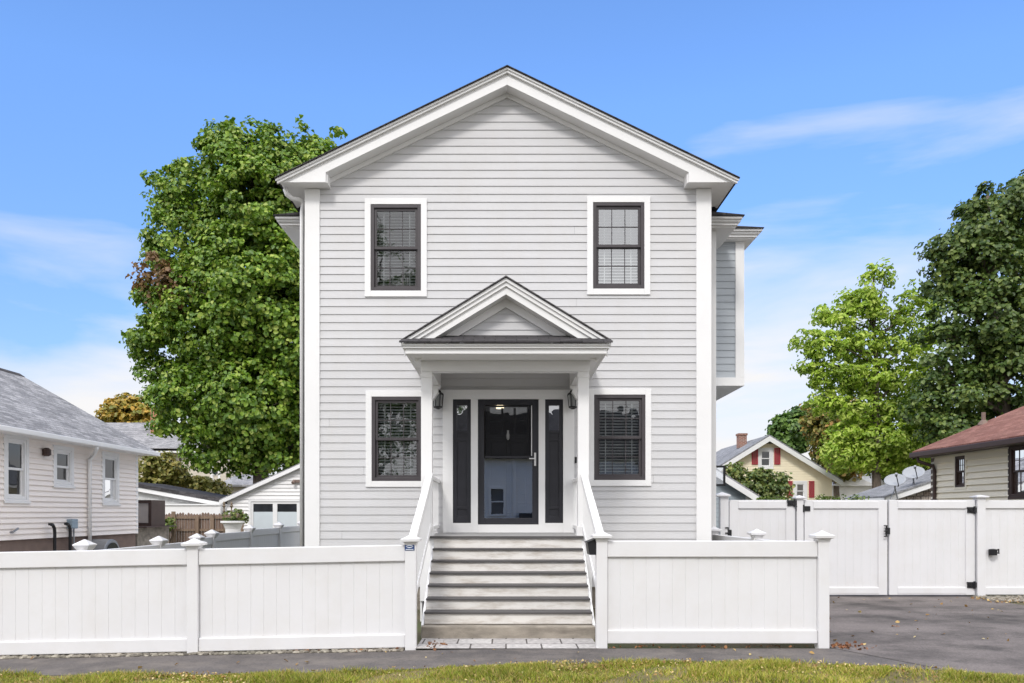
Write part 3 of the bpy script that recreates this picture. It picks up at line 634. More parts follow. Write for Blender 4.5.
# driveway gates, plane Y=15.1 (53 px/m)
YGt = 15.1
gx = lambda px: ax(px, YGt)
gz = lambda py: az(py, YGt)
def gate(label, pa, pb, hinges, latch, side):
    a, b = gx(pa), gx(pb); t = thing('vinyl_gate', label, 'gate', (a, YGt, 0)); w = .17
    zt, zb = gz(500), .035
    fr = MB(); ring(fr, a, b, zb, zt, YGt-.032, YGt+.032, w, .17, .15); f = fr.build('gate_frame', VINYL, t, bevel=.006)
    panel(t, T_front(YGt), a+w-.01, b-w+.01, zb+.02, zt-.02, rail_t=.14, rail_b=.12, name='gate_panel')
    for px, py in hinges:
        h = MB(); c = at(px, py, YGt-.05)
        h.box(c.x-.13, c.x-.02, YGt-.05, YGt-.0325, c.z-.055, c.z+.055); h.box(c.x+.02, c.x+.13, YGt-.05, YGt-.0325, c.z-.045, c.z+.045); h.tube([(c.x, YGt-.055, c.z-.07), (c.x, YGt-.055, c.z+.07)], .02, 8)
        h.bar((c.x-.14, YGt-.052, c.z+.05), (c.x-.02, YGt-.052, c.z-.05), .02, .02)
        h.build('hinge', BLACK, t)
    if latch:
        h = MB(); c = at(latch[0], latch[1], YGt-.06); h.box(c.x-.03, c.x+.05, YGt-.06, YGt-.0325, c.z-.06, c.z+.06)
        for dz_ in (-.10, .0, .10): h.tube([(c.x-.02, YGt-.06, c.z+dz_), (c.x-.02, YGt-.09, c.z+dz_), (c.x-.08, YGt-.09, c.z+dz_)], .012, 6)
        h.tube([(c.x-.02, YGt-.062, c.z-.11), (c.x-.02, YGt-.062, c.z+.11)], .014, 6)
        h.build('latch', BLACK, t)
    return t
gate('white vinyl pedestrian gate beside the house corner with a black latch', 729.2, 794.5, [(794.5, 503)], (729, 533), 1)
gate('left leaf of the white driveway gate, ending at the black latch', 804, 886.6, [(803.5, 508.5)], None, 1)
gate('right leaf of the white driveway gate, black hinges on its right edge', 888.4, 974, [(974.5, 510), (974.5, 585)], (887.5, 531), -1)
pg = thing('vinyl_fence', 'white post and short filler against the house corner left of the pedestrian gate', 'fence', (gx(722), YGt, 0))
MB().box(gx(719.5), gx(727.6), YGt-.07, YGt+.07, -.1, gz(497)).build('post', VINYL, pg, bevel=.004)
c = MB(); c.lathe([(.075, 0), (.13, .012), (.13, .04), (.01, .09)], ((gx(719.5)+gx(727.6))/2-.03, YGt, gz(497)), sq=True); c.build('post_cap', VINYL, pg)
gp = thing('gate_post', 'square white post between the pedestrian gate and the driveway gate', 'post', (gx(799), YGt, 0))
MB().box(gx(795.8), gx(802.4), YGt-.063, YGt+.063, -.1, gz(499)).build('post', VINYL, gp, bevel=.004)
c = MB(); c.lathe([(.063, 0), (.105, .01), (.105, .03), (.01, .07)], (gx(799.1), YGt, gz(499)), sq=True); c.build('post_cap', VINYL, gp)
rf_ = thing('vinyl_fence', 'tall white vinyl fence section right of the driveway gate', 'fence', (gx(990), YGt, 0))
MB().box(gx(975.2), gx(983.4), YGt-.075, YGt+.075, -.1, gz(498)).build('post', VINYL, rf_, bevel=.004)
c = MB(); c.lathe([(.078, 0), (.12, .01), (.12, .03), (.01, .06)], (gx(979.3), YGt, gz(498)), sq=True); c.build('post_cap', VINYL, rf_)
panel(rf_, T_front(YGt), gx(983.4), gx(983.4)+2.4, .04, gz(500.5), rail_t=.15, rail_b=.14)
post(rf_, gx(983.4)+2.46, YGt, 1.85)
h = MB(); c = at(993, 552, YGt-.07); h.lathe([(.07, -.06), (.075, .05), (.03, .06)], c, 12); h.tube([(c.x, c.y, c.z), (c.x+.08, c.y-.05, c.z-.02), (c.x+.07, c.y-.05, c.z+.06)], .018, 6); h.build('hook', BLACK, rf_)

# ---- small things at the front
sg = thing('security_sign', 'small navy blue sign with pale emblem on the fence post left of the steps', 'sign', (-1.115, YF-.07, 1.14))
sx0, sx1, sz0, sz1 = ax(404.7, YF-.064), ax(414.5, YF-.064), az(550.5, YF-.064), az(543.3, YF-.064)
MB().box(sx0, sx1, YF-.068, YF-.0655, sz0, sz1).build('plate', SIGNB, sg)
em = MB(); cx_, cz_ = (sx0+sx1)/2, lerp(sz0, sz1, .58); w2, h2 = (sx1-sx0)*.4, (sz1-sz0)*.22
for a in range(20):
    for sgn in (1, -1):
        t0, t1 = a/20, (a+1)/20; f = lambda t: sgn*h2*math.sin(math.pi*clamp(t, 0, 1))
        em.add([(cx_-w2+2*w2*t0, YF-.0690, cz_+f(t0)), (cx_-w2+2*w2*t1, YF-.0690, cz_+f(t1)), (cx_-w2+2*w2*t1, YF-.0690, cz_+f(t1)*.45), (cx_-w2+2*w2*t0, YF-.0690, cz_+f(t0)*.45)], [(0, 1, 2, 3)])
em.box(sx0+.012, sx1-.012, YF-.0692, YF-.0682, sz0+.010, sz0+.017)
em.build('emblem', SIGNW, sg, fix=False)
mbx = thing('mailbox', 'small black wall mailbox hung inside the right stair post', 'mailbox', (1.0, YF, 1.1))
m_ = MB(); m_.prism([(.955, 1.23), (1.052, 1.265), (1.052, 1.09), (.975, 1.09)], YF-.03, YF+.25); m_.build('box', BLACK, mbx, bevel=.004)
m_ = MB(); m_.prism([(.945, 1.238), (1.052, 1.279), (1.052, 1.267), (.945, 1.227)], YF-.04, YF+.26); m_.build('lid', BLACK, mbx)

# ================================================================== NEIGHBOURS
# -- left: cream house, flank parallel to the view
lh = thing('cream_house', 'single storey cream sided house with grey shingled roof at the left edge', 'house', (-10.1, 17, 0))
WXL = -10.1; LY0, LY1 = 11.0, 21.9
lw = [((5.5, 25), (439, 499)), ((54.5, 70.5), (450, 484)), ((103, 116.5), (456, 502))]
yy = lambda px: F*(-WXL)/(CX-px)
LWIN = []
for (pa, pb), (ya, yb) in lw:
    y0, y1 = yy(pa), yy(pb); ym = (y0+y1)/2; LWIN.append((y0, y1, az(yb, ym), az(ya, ym)))
c = MB(); clap(c, (WXL, 0), (0, 1), LY0, LY1, 1.03, 3.22, .115, [(a-.03, b+.03, z0-.03, z1+.03) for a, b, z0, z1 in LWIN], lap=.034); c.build('clapboard_wall', CREAM, lh, fix=False)
c = MB(); clap(c, (0, LY1), (-1, 0), -WXL, -WXL+6.8, 1.03, 5.2, .11, (), lambda z: (-WXL+max(0, (z-3.2)/.65), -WXL+6.8-max(0, (z-3.2)/.65))); clap(c, (0, LY0), (1, 0), WXL-6.8, WXL, 1.03, 3.2, .11); clap(c, (WXL-6.8, 0), (0, -1), -LY1, -LY0, 1.03, 3.2, .11); c.build('gable_wall', CREAM, lh, fix=False)
MB().box(WXL-6.7, WXL-.03, LY0+.03, LY1-.03, -.3, 1.04).build('foundation', FOUND, lh)
for a, b, z0, z1 in LWIN: window(lh, T_posx(WXL), a, b, z0, z1, casing=.09, cas_m=GALV if False else WHITE, fr_m=WHITE, glass=GLASS_N, muntin=False, blinds=False, sill=True)
MB().box(WXL-.6, WXL-.5, LY0+.1, LY1-.1, 1.04, 3.2).build('interior_walls', INTERIOR, lh)
for y in (LY1,): MB().box(WXL-.12, WXL+.022, y-.1, y+.022, 1.02, 3.2).build('corner_board', WHITE, lh)
ov = .42; ez = 3.17; RX = WXL-3.4; rz = 5.38
zq = lambda x: ez+.06+(rz-ez-.06)*(WXL+ov-x)/(WXL+ov-RX)
MB().prism([(RX, rz), (WXL+ov, ez+.06), (WXL+ov, ez+.1), (RX, rz+.05)], LY0-.3, LY1+.3).build('roof_slope', ROOFG, lh)
MB().prism([(RX, rz), (2*RX-WXL-ov, ez+.06), (2*RX-WXL-ov, ez+.1), (RX, rz+.05)], LY0-.3, LY1+.3).build('roof_slope', ROOFG, lh)
MB().prism([(RX-.16, rz-.03), (RX, rz+.075), (RX+.16, rz-.03)], LY0-.3, LY1+.31).build('ridge_cap', ROOFD, lh)
e = MB(); e.box(WXL+ov-.03, WXL+ov+.09, LY0-.3, LY1+.3, ez-.02, ez+.09); e.build('gutter', WHITE, lh, bevel=.02)
MB().box(WXL-.02, WXL+ov-.03, LY0-.3, LY1+.3, ez, ez+.03).build('soffit', WHITE, lh)
MB().prism([(RX, rz-.02), (WXL+ov, ez+.055), (WXL+ov, ez-.02), (RX, rz-.17)], LY1+.25, LY1+.29).build('rake_board', WHITE, lh)
yd = yy(86.5); d = MB(); d.tube([(WXL+ov+.03, yd-.42, ez), (WXL+ov+.03, yd-.4, ez-.08), (WXL+.14, yd+.05, ez-.2), (WXL+.08, yd, ez-.3), (WXL+.08, yd, .6)], .045, 10); d.build('downspout', WHITE, lh, smooth=True)
c = MB(); p = at(42.5, 452, yy(42.5)); c.lathe([(.05, -.09), (.09, -.06), (.09, .05), (.04, .09)], (WXL+.09, p.y, p.z), 10); c.build('flood_light', BROWN, lh)
for px, l in ((47.5, 'slim black bent filler pipe at the foundation of the cream house'), (63.2, 'black filler pipe beside the meter on the cream house')):
    y = yy(px); d = MB(); d.tube([(WXL+.16, y, .55), (WXL+.16, y, 1.16), (WXL+.16, y-.02, 1.25), (WXL+.16, y-.08, 1.32), (WXL+.16, y-.15, 1.33)], .035, 8); d.lathe([(.05, 0), (.05, .05)], (WXL+.16, y-.16, 1.31), 8)
    d.tube([(WXL+.16, y, .62), (WXL-.05, y, .62)], .04, 8)
    o = d.build('filler_pipe', BLACK, origin=(WXL+.16, y, .5)); tag(o, l, 'pipe', 'black filler pipes at the cream house')
y = yy(68.5); mt = thing('gas_meter', 'small blue grey meter box on the cream house wall', 'meter', (WXL+.1, y, 1.2))
MB().box(WXL+.02, WXL+.16, y-.13, y+.13, 1.22, 1.44).build('box', mat('meter_blue_grey', (.25, .32, .38), .5), mt, bevel=.02)
d = MB(); d.tube([(WXL+.09, y-.06, 1.22), (WXL+.09, y-.06, .7)], .02, 6); d.tube([(WXL+.09, y+.06, 1.22), (WXL+.09, y+.06, .7)], .02, 6); d.build('pipe', GREYMETAL, mt)
d = MB(); p = at(9, 531, yy(9)); d.tube([(WXL+.02, p.y, p.z-.03), (WXL+.08, p.y, p.z-.02), (WXL+.09, p.y+.16, p.z+.05)], .022, 8); o = d.build('garden_tap', GREYMETAL, origin=(WXL, p.y, p.z)); tag(o, 'small grey tap low on the cream wall at the left edge', 'tap')
yw = 19.55; ww = thing('window_well_cover', 'domed grey basement window cover at the foot of the cream house', 'cover', (-9.85, yw, 0))
c = MB(); n = 14
for r, m0 in ((.40, 0),):
    pr = [(yw+r*math.cos(math.pi*k/n)*1.0, .60+.34*math.sin(math.pi*k/n)) for k in range(n+1)]
    c.prism([(yw-r, -.1)]+pr[::-1]+[(yw+r, -.1)], -10.09, -9.62, 'x')
c.build('dome', GREYMETAL, ww, bevel=.02)
c = MB(); c.prism([(yw-.3, .40)]+[(yw+.3*math.cos(math.pi*k/n), .60+.26*math.sin(math.pi*k/n)) for k in range(n, -1, -1)]+[(yw+.3, .40)], -9.618, -9.60, 'x'); c.build('opening', DARKGL, ww)
# rear stoop of the cream house
rs = thing('rear_porch', 'brown framed screened stoop behind the cream house', 'porch', (-10.9, 23.2, 0))
x0, x1 = ax(139, 23.4), ax(152, 23.4); MB().box(x0-.6, x1+.08, 22.3, 24.4, -.2, az(527, 23.4)).build('base', CONC, rs)
ring(MB(), x0-.5, x1, az(526, 23.4), az(500, 23.4), 23.36, 23.44, .09).build('frame', BROWN, rs); MB().box(x0-.4, x1-.09, 23.39, 23.41, az(525, 23.4), az(502, 23.4)).build('screen', mat('beige_panel', (.42, .38, .36), .8), rs)
MB().box(x1-.09, x1, 23.44, 24.3, az(526, 23.4), az(500, 23.4)).build('side_post', BROWN, rs); MB().box(x0-.6, x1+.35, 22.28, 24.42, az(527, 23.4)-.0, az(525, 23.4)-.03).build('landing', BROWN, rs)
# -- wooden fence
YW = 30.0; wf = thing('wooden_fence', 'weathered brown stockade fence behind the white boundary fence', 'fence', (ax(195, YW), YW, 0))
b = MB(); x = ax(146, YW)
while x < ax(238, YW):
    w = random.uniform(.085, .1); z = az(513, YW)+random.uniform(-.035, .03); b.prism([(x, -.3), (x+w, -.3), (x+w, z-.05), (x+w/2, z), (x, z-.05)], YW, YW+.022); x += w+.012
b.build('boards', WOODF, wf)
for py in (517.5, 530): MB().box(ax(146, YW), ax(238, YW), YW-.05, YW-.001, az(py, YW)-.045, az(py, YW)+.045).build('rail', WOODP, wf)
for px in (174.5, 198, 213, 242.5): MB().box(ax(px, YW)-.065, ax(px, YW)+.065, YW-.13, YW-.051, -.3, az(511.5, YW) if px in (174.5, 242.5) else az(515, YW)).build('post', WOODP, wf)
# -- garage
GY = 31.0; gs = F/GY; ga = thing('garage', 'white clapboard garage with white panel doors beside the left corner of the house', 'garage', (ax(309, GY), GY, 0))
gxl, gxa = ax(227.5, GY), ax(309, GY); gxr = 2*gxa-gxl; gez, gaz_ = az(499, GY), az(462, GY)
gsl = (gaz_-gez)/(gxa-gxl)
dgx0, dgx1, dgz = ax(251, GY), ax(330, GY), az(501.5, GY)
c = MB(); clap(c, (0, GY), (1, 0), gxl, gxr, -.2, gaz_-.02, .145, [(dgx0, dgx1, -.3, dgz)], lambda z: (gxl+max(0, (z-gez)/gsl), gxr-max(0, (z-gez)/gsl)), lap=.035); c.build('front_wall', WHITEC, ga, fix=False)
c = MB(); clap(c, (gxl, 0), (0, -1), -GY-6, -GY, -.2, gez, .13); clap(c, (gxr, 0), (0, 1), GY, GY+6, -.2, gez, .13); c.build('side_wall', WHITEC, ga, fix=False)
for s, xe in ((-1, gxl), (1, gxr)):
    xo = xe+s*.25; zo = gez-.25*gsl
    MB().prism([(gxa, gaz_+.05), (xo, zo+.05), (xo, zo+.09), (gxa, gaz_+.09)], GY-.2, GY+6.2).build('roof_slope', ROOFG, ga)
    MB().prism([(gxa, gaz_+.045), (xo, zo+.045), (xo, zo-.10), (gxa, gaz_-.10)], GY-.22, GY-.17).build('rake_board', WHITE, ga)
gd = sub('garage_door', ga); ring(MB(), dgx0-.1, dgx1+.1, -.25, dgz+.1, GY-.03, GY+.02, .1).build('door_frame', WHITE, gd)
pn = MB(); w_ = ax(275, GY)-ax(251, GY)
x = dgx0
fr = MB(); gl = MB()
while x < dgx1-.2:
    ring(fr, x, min(x+w_, dgx1), -.2, dgz, GY+.0, GY+.05, .085, .09); pn.box(x+.085, x+w_-.085, GY+.025, GY+.04, -.1, dgz-.62); fr.box(x+.085, x+w_-.085, GY+.002, GY+.05, -.05, .02)
    gl.box(x+.085, x+w_-.085, GY+.03, GY+.045, dgz-.4, dgz-.09); pn.box(x+.085, x+w_-.085, GY+.0255, GY+.0405, dgz-.62, dgz-.4); x += w_
fr.build('stiles', WHITE, gd); pn.build('panels', FROST, gd); gl.build('panes', DARKGL, gd)
c = MB(); p = at(297, 481, GY-.1); c.box(p.x-.16, p.x+.16, GY-.12, GY-.005, p.z-.06, p.z+.05); c.tube([(p.x-.1, GY-.1, p.z), (p.x-.14, GY-.22, p.z-.08)], .06, 8); c.build('flood_light', FOUND, ga)
# -- planter and finial posts
pl = thing('planter', 'large white urn planter of greenery in front of the wooden fence', 'planter', (ax(233, 28), 28, 0))
pc = (ax(233, 28), 28, 0); zt = az(521, 28); MB().lathe([(.22, -.1), (.24, .5), (.26, zt-.28), (.34, zt-.1), (.42, zt-.06), (.42, zt), (.36, zt+.005)], pc, 20).build('pot', WHITE, pl, smooth=False)
crown('foliage', SHRUBL, plobes([(229, 517, 5), (237, 515.5, 6), (243, 519, 4)], 28), 500, .09, pl, clump=.12, per=14)
for px, l in ((224, 'left one of two slim dark finial stakes above the white planter'), (231.5, 'right one of two slim dark finial stakes above the white planter')):
    p = at(px, 507, 28.8); d = MB(); d.tube([(p.x, p.y, -.1), (p.x, p.y, p.z-.1)], .022, 6); d.lathe([(.02, -.2), (.05, -.15), (.02, -.1), (.03, -.02), (.065, .03), (.03, .09), (.05, .12), (.01, .2)], p, 10)
    o = d.build('garden_stake', mat('dull_bronze', (.16, .12, .08), .5), origin=(p.x, p.y, 0)); tag(o, l, 'garden stake', 'finial stakes by the planter')
# -- white shed with dark lean-to roof
YS = 34.0; sh = thing('shed', 'weathered white shed with a dark sloping roof between the cream house and the garage', 'shed', (ax(185, YS), YS, 0))
pa, pb = at(128, 485.5, YS), at(224, 502.5, YS); xa, xb = pa.x, pb.x
MB().prism([(xa, -.3), (xb-.2, -.3), (xb-.2, pb.z-.06), (xa, pa.z-.1)], YS, YS+4).build('wall', WORN, sh)
MB().prism([(xa-.2, pa.z+.04), (xb, pb.z), (xb, pb.z-.17), (xa-.2, pa.z-.13)], YS-.22, YS-.17).build('fascia', WHITE, sh)
MB().prism([(xa-.2, pa.z+.044), (xb+.1, pb.z-.01), (xb+.1, pb.z+.14), (xa-.2, pa.z+.2)], YS-.25, YS+4.2).build('roof_slope', ROOFD, sh)
w2 = thing('lean_to', 'low plain white lean-to just above the wooden fence', 'shed', (ax(190, 33), 33, 0))
MB().box(ax(160.5, 33), ax(224, 33), 32.6, 33.6, -.3, az(505.5, 33)).build('wall', WHITEC, w2, bevel=.01); MB().box(ax(160, 33), ax(224.5, 33), 32.55, 33.7, az(505.5, 33)+.002, az(504.5, 33)+.02).build('roof', WHITE, w2)
# -- far beige house
YB = 55.0; bh = thing('beige_house', 'beige two storey house with grey roof half hidden behind the big maple', 'house', (ax(190, YB), YB, 0))
bx0, bx1, bez, brz = ax(60, YB), ax(226, YB), az(451.5, YB), az(419, YB)
wb = [(ax(164, YB), ax(170, YB), az(470, YB), az(455, YB)), (ax(195, YB), ax(203, YB), az(463, YB), az(453, YB)), (ax(212, YB), ax(219, YB), az(482, YB), az(468, YB))]
clap(MB(), (0, YB), (1, 0), bx0, bx1, -.3, bez, .2, wb, lap=.006).build('wall', BEIGE, bh, fix=False)
MB().box(bx0+.1, bx1, YB+.05, YB+8, -.3, bez-.01).build('rear_block', BEIGE, bh)
for a, b_, c_, d_ in wb: window(bh, T_front(YB), a, b_, c_, d_, casing=.1, fr_m=WHITE, glass=GLASS_N, muntin=False, blinds=False)
rp = MB(); rp.prism([(YB-.5, bez), (YB+4, brz), (YB+8.5, bez), (YB+8.5, bez+.2), (YB+4, brz+.2), (YB-.5, bez+.2)], bx0-.3, ax(200, YB), 'x'); rp.build('roof', ROOFG, bh)
MB().prism([(YB+2, bez+1.0), (YB+2, brz+1.1), (YB+3, brz+1.1), (YB+3, bez+1.0)], ax(150.5, YB+2), ax(157.5, YB+2), 'x').build('chimney', mat('terracotta', (.42, .2, .12), .8), bh)
MB().box(ax(150, YB), ax(226, YB), YB-.5, YB-.45, bez-.12, bez+.15).build('eave', WHITE, bh)
MB().box(ax(179.5, YB), ax(181, YB), YB-.10, YB-.02, 0, bez).build('downspout', BROWN, bh)
lb = thing('grey_house', 'low grey brown house glimpsed under the maple beside the garage roof', 'house', (ax(240, 48), 48, 0))
MB().box(ax(222, 48), ax(262, 48), 48, 54, -.3, az(486, 48)).build('wall', BEIGE, lb); MB().prism([(47.5, az(487, 48)), (51, az(474, 48)), (54.5, az(487, 48)), (54.5, az(485, 48)), (51, az(472, 48)), (47.5, az(485, 48))], ax(220, 48), ax(280, 48), 'x').build('roof', ROOFG, lb)
# -- right: tan house
rh = thing('tan_house', 'single storey tan sided house with red brown roof at the right edge', 'house', (12.2, 19, 0))
WXR = 12.2; RY0, RY1 = 15.6, 22.9
yr = lambda px: F*WXR/(px-CX)
RW = []
for (pa, pb), (ya, yb) in (((956, 966), (456, 487)), ((1011, 1032), (446, 496))):
    y1, y0 = yr(pa), yr(pb); ym = (y0+y1)/2; RW.append((y0, y1, az(yb, ym), az(ya, ym)))
c = MB(); clap(c, (WXR, 0), (0, -1), -RY1, -RY0, .5, 3.22, .165, [(-b-.03, -a+.03, z0-.03, z1+.03) for a, b, z0, z1 in RW], lap=.042); c.build('clapboard_wall', TAN, rh, fix=False)
c = MB(); clap(c, (0, RY1), (-1, 0), -WXR-7, -WXR, .5, 3.2, .165); clap(c, (0, RY0), (1, 0), WXR, WXR+7, .5, 3.2, .165); c.build('end_wall', TAN, rh, fix=False)
MB().box(WXR+.03, WXR+7, RY0+.03, RY1-.03, -.2, .52).build('foundation', CONC, rh); MB().box(WXR+.5, WXR+.6, RY0+.1, RY1-.1, .5, 3.2).build('interior_walls', INTERIOR, rh)
for k, (a, b, z0, z1) in enumerate(RW): window(rh, T_negx(WXR), a, b, z0, z1, casing=.07, cas_m=BROWN if k else TAN, fr_m=BROWN, glass=GLASS_N, muntin=True, blinds=False)
MB().box(WXR-.03, WXR+.1, RY1-.12, RY1+.02, .5, 3.2).build('corner_board', mat('brown_corner', (.14, .10, .075), .6), rh)
ov = .42; ez = 3.26; sl = .41
xo = WXR-ov
MB().prism([(xo, ez+.05), (xo+5, ez+.05+5*sl), (xo+10, ez+.05), (xo+10, ez+.1), (xo+5, ez+.1+5*sl), (xo, ez+.1)], RY0-.3, RY1+.3).build('roof', ROOFR, rh)
e = MB(); e.box(xo-.10, xo+.03, RY0-.3, RY1+.3, ez-.09, ez+.055); e.build('gutter', BROWN, rh, bevel=.02)
MB().box(xo+.031, WXR+.02, RY0-.3, RY1+.3, ez-.08, ez-.05).build('soffit', BROWN, rh); MB().prism([(xo, ez+.045), (xo+5, ez+.045+5*sl), (xo+5, ez-.13+5*sl), (xo, ez-.13)], RY1+.26, RY1+.3).build('rake_board', BROWN, rh)
c = MB(); vx = 13.7; vy = 800*13.7/(983.5-506); vz = ez+.1+(vx-xo)*sl; c.tube([(vx, vy, vz-.1), (vx, vy, vz+.32)], .055, 10); c.lathe([(.16, -.04), (.10, .06), (.06, .1)], (vx, vy, vz), 10); c.build('vent_pipe', FOUND, rh)
d = MB(); yd = RY1-.25; d.tube([(xo-.03, yd+.2, ez-.06), (xo-.0, yd+.2, ez-.2), (WXR-.1, yd, ez-.36), (WXR-.07, yd, ez-.5), (WXR-.07, yd, .4)], .05, 8); d.build('downspout', BROWN, rh)
# -- stone garage with grey roof behind the gates
YK = 30.0; sg2 = thing('stone_garage', 'low building of brown stone with grey roof and white fascia behind the driveway gate', 'garage', (ax(930, YK), YK, 0))
pa = at(881, 498, YK); pb = at(980, 465, YK); sl2 = (pb.z-pa.z)/(pb.x-pa.x)
MB().prism([(pa.x+.35, -.2), (2*pb.x-pa.x-.3, -.2), (2*pb.x-pa.x-.3, pa.z), (pb.x, pb.z-.1), (pa.x+.35, pa.z)], YK, YK+4).build('stone_wall', STONE, sg2)
MB().prism([(pa.x, pa.z), (pb.x, pb.z), (pb.x, pb.z-.22), (pa.x, pa.z-.2)], YK-.3, YK-.26).build('fascia', WHITE, sg2)
MB().prism([(pa.x-.02, pa.z+.004), (pb.x, pb.z+.004), (2*pb.x-pa.x, pa.z), (2*pb.x-pa.x, pa.z+.06), (pb.x, pb.z+.07), (pa.x-.02, pa.z+.07)], YK-.34, YK+3.2).build('roof', ROOFY, sg2)
MB().box(pa.x-.02, pa.x+.03, YK-.3, YK+3.2, pa.z-.16, pa.z).build('eave', WHITE, sg2)
def dish(px, py, Y, label, sc=1.0):
    c = at(px, py, Y); t = thing('satellite_dish', label, 'satellite dish', c, 'satellite dishes on the grey roof')
    ax_ = Vector((-.30, -.62, .72)).normalized(); a = Vector((1, 0, .0)); a = (a-ax_*a.dot(ax_)).normalized(); b = ax_.cross(a); R = .37*sc
    m_ = MB(); vs = []; fs = []; n = 24; rings = 5
    for off in (0, -.02):
        for i in range(rings+1):
            r = R*i/rings
            for k in range(n): q = 2*math.pi*k/n; vs.append(c+a*r*math.cos(q)+b*r*.86*math.sin(q)+ax_*(off+.09*sc*(i/rings)**2))
    M_ = (rings+1)*n
    for o_ in (0, M_):
        for i in range(rings):
            for k in range(n): fs.append((o_+i*n+k, o_+i*n+(k+1) % n, o_+(i+1)*n+(k+1) % n, o_+(i+1)*n+k))
    for k in range(n): fs.append((rings*n+k, rings*n+(k+1) % n, M_+rings*n+(k+1) % n, M_+rings*n+k))
    m_.add(vs, fs); m_.build('reflector', DISH, t, smooth=True)
    m_ = MB(); tip = c+ax_*.42*sc-b*.12*sc; m_.tube([c-b*R*.8, c-b*R*.95+ax_*.1, tip], .018, 6); m_.build('arm', BLACK, t)
    m_ = MB(); m_.tube([tip+ax_*.06, tip-ax_*.06], .045, 8); m_.build('receiver', GREYMETAL, t)
    m_ = MB(); m_.tube([c-ax_*.03, c-ax_*.12+Vector((0, 0, -.15)), Vector((c.x+.15, c.y+.1, c.z-.62*sc))], .03, 8); m_.tube([Vector((c.x-.12, c.y+.1, c.z-.62*sc)), c-ax_*.1+Vector((0, 0, -.2))], .015, 6); m_.build('mast', GREYMETAL, t)
dish(895, 481.5, 28.9, 'pale satellite dish on the grey roof, the lower left of the pair'); dish(913.5, 474, 30.0, 'pale satellite dish on the grey roof, nearest the tan house', 1.05)
# -- yellow house
YY = 44.0; yh = thing('yellow_house', 'pale yellow gabled house with faded red shutters and brick chimney', 'house', (ax(767, YY), YY, 0))
ya, yr_ = at(767, 439, YY), at(832, 479, YY); ysl = (ya.z-yr_.z)/(yr_.x-ya.x); yxl = 2*ya.x-yr_.x
YWN = [(ax(760.2, YY), ax(771, YY), az(467, YY), az(450, YY)), (ax(795.5, YY), ax(805, YY), az(499, YY), az(483, YY))]
c = MB(); clap(c, (0, YY), (1, 0), yxl, yr_.x, -.2, ya.z-.25, .14, [(a-.02, b-0+.02, c_-.02, d_+.02) for a, b, c_, d_ in YWN], lambda z: (yxl+max(0, (z-yr_.z)/ysl), yr_.x-max(0, (z-yr_.z)/ysl)), lap=.02); c.build('gable_wall', YELLOW, yh, fix=False)
MB().box(yxl+.05, yr_.x-.05, YY+.7, YY+9, -.2, yr_.z-.3).build('rear_block', YELLOW, yh)
for a, b, c_, d_ in YWN: window(yh, T_front(YY), a, b, c_, d_, casing=.12, fr_m=WHITE, glass=GLASS_N, muntin=False, blinds=False, sill=True)
for pa, pb, ya_, yb_ in ((751.5, 757.6, 448, 464.5), (774, 780, 448, 464.5), (786.8, 792.2, 481, 497.5), (808.6, 814, 481, 497.5)):
    s_ = MB(); x0, x1, z0, z1 = ax(pa, YY), ax(pb, YY), az(yb_, YY), az(ya_, YY); ring(s_, x0, x1, z0, z1, YY-.07, YY-.03, .06)
    z = z0+.07
    while z < z1-.07: s_.box(x0+.06, x1-.06, YY-.055, YY-.03, z, z+.035); z += .05
    s_.build('shutter', RED, yh)
for s in (-1, 1):
    xo = ya.x+s*(yr_.x-ya.x+.42); zo = ya.z-(yr_.x-ya.x+.42)*ysl
    MB().prism([(ya.x, ya.z+.12), (xo, zo+.12), (xo, zo+.20), (ya.x, ya.z+.20)], YY-.45, YY+9.3).build('roof_slope', ROOFY, yh)
    MB().prism([(ya.x, ya.z+.115), (xo, zo+.115), (xo, zo-.16), (ya.x, ya.z-.16)], YY-.48, YY-.42).build('rake_board', WHITE, yh)
    MB().prism([(ya.x, ya.z+.11), (xo, zo+.11), (xo, zo+.05), (ya.x, ya.z+.05)], YY-.42, YY+.01).build('soffit', WHITE, yh)
yc = 46.5; MB().box(ax(738, yc), ax(745.8, yc), yc-.2, yc+.3, az(448, yc), az(434.5, yc)).build('chimney', BRICK, yh); MB().box(ax(737.3, yc), ax(746.5, yc), yc-.24, yc+.34, az(435.5, yc), az(433.6, yc)).build('chimney_cap', BRICK, yh)
# -- small blue grey shed
YQ = 26.5; bs = thing('blue_shed', 'small blue grey clapboard shed with white sloping rake beside the house corner', 'shed', (ax(718, YQ), YQ, 0))
pe = at(752, 496, YQ); pk = at(690, 457, YQ); s3 = (pk.z-pe.z)/(pe.x-pk.x); xl3 = 2*pk.x-pe.x
clap(MB(), (0, YQ), (1, 0), xl3, pe.x-.1, -.2, pk.z-.1, .15, (), lambda z: (xl3+max(0, (z-pe.z)/s3), pe.x-.1-max(0, (z-pe.z)/s3))).build('front_wall', mat('blue_grey_siding', (.34, .39, .43), .6), bs, fix=False)
MB().box(xl3+.05, pe.x-.13, YQ+.05, YQ+4, -.2, pe.z-.05).build('rear_block', mat('blue_grey_siding', (.34, .39, .43), .6), bs); MB().box(pe.x-.22, pe.x-.08, YQ-.03, YQ+.05, -.2, pe.z).build('corner_board', WHITE, bs)
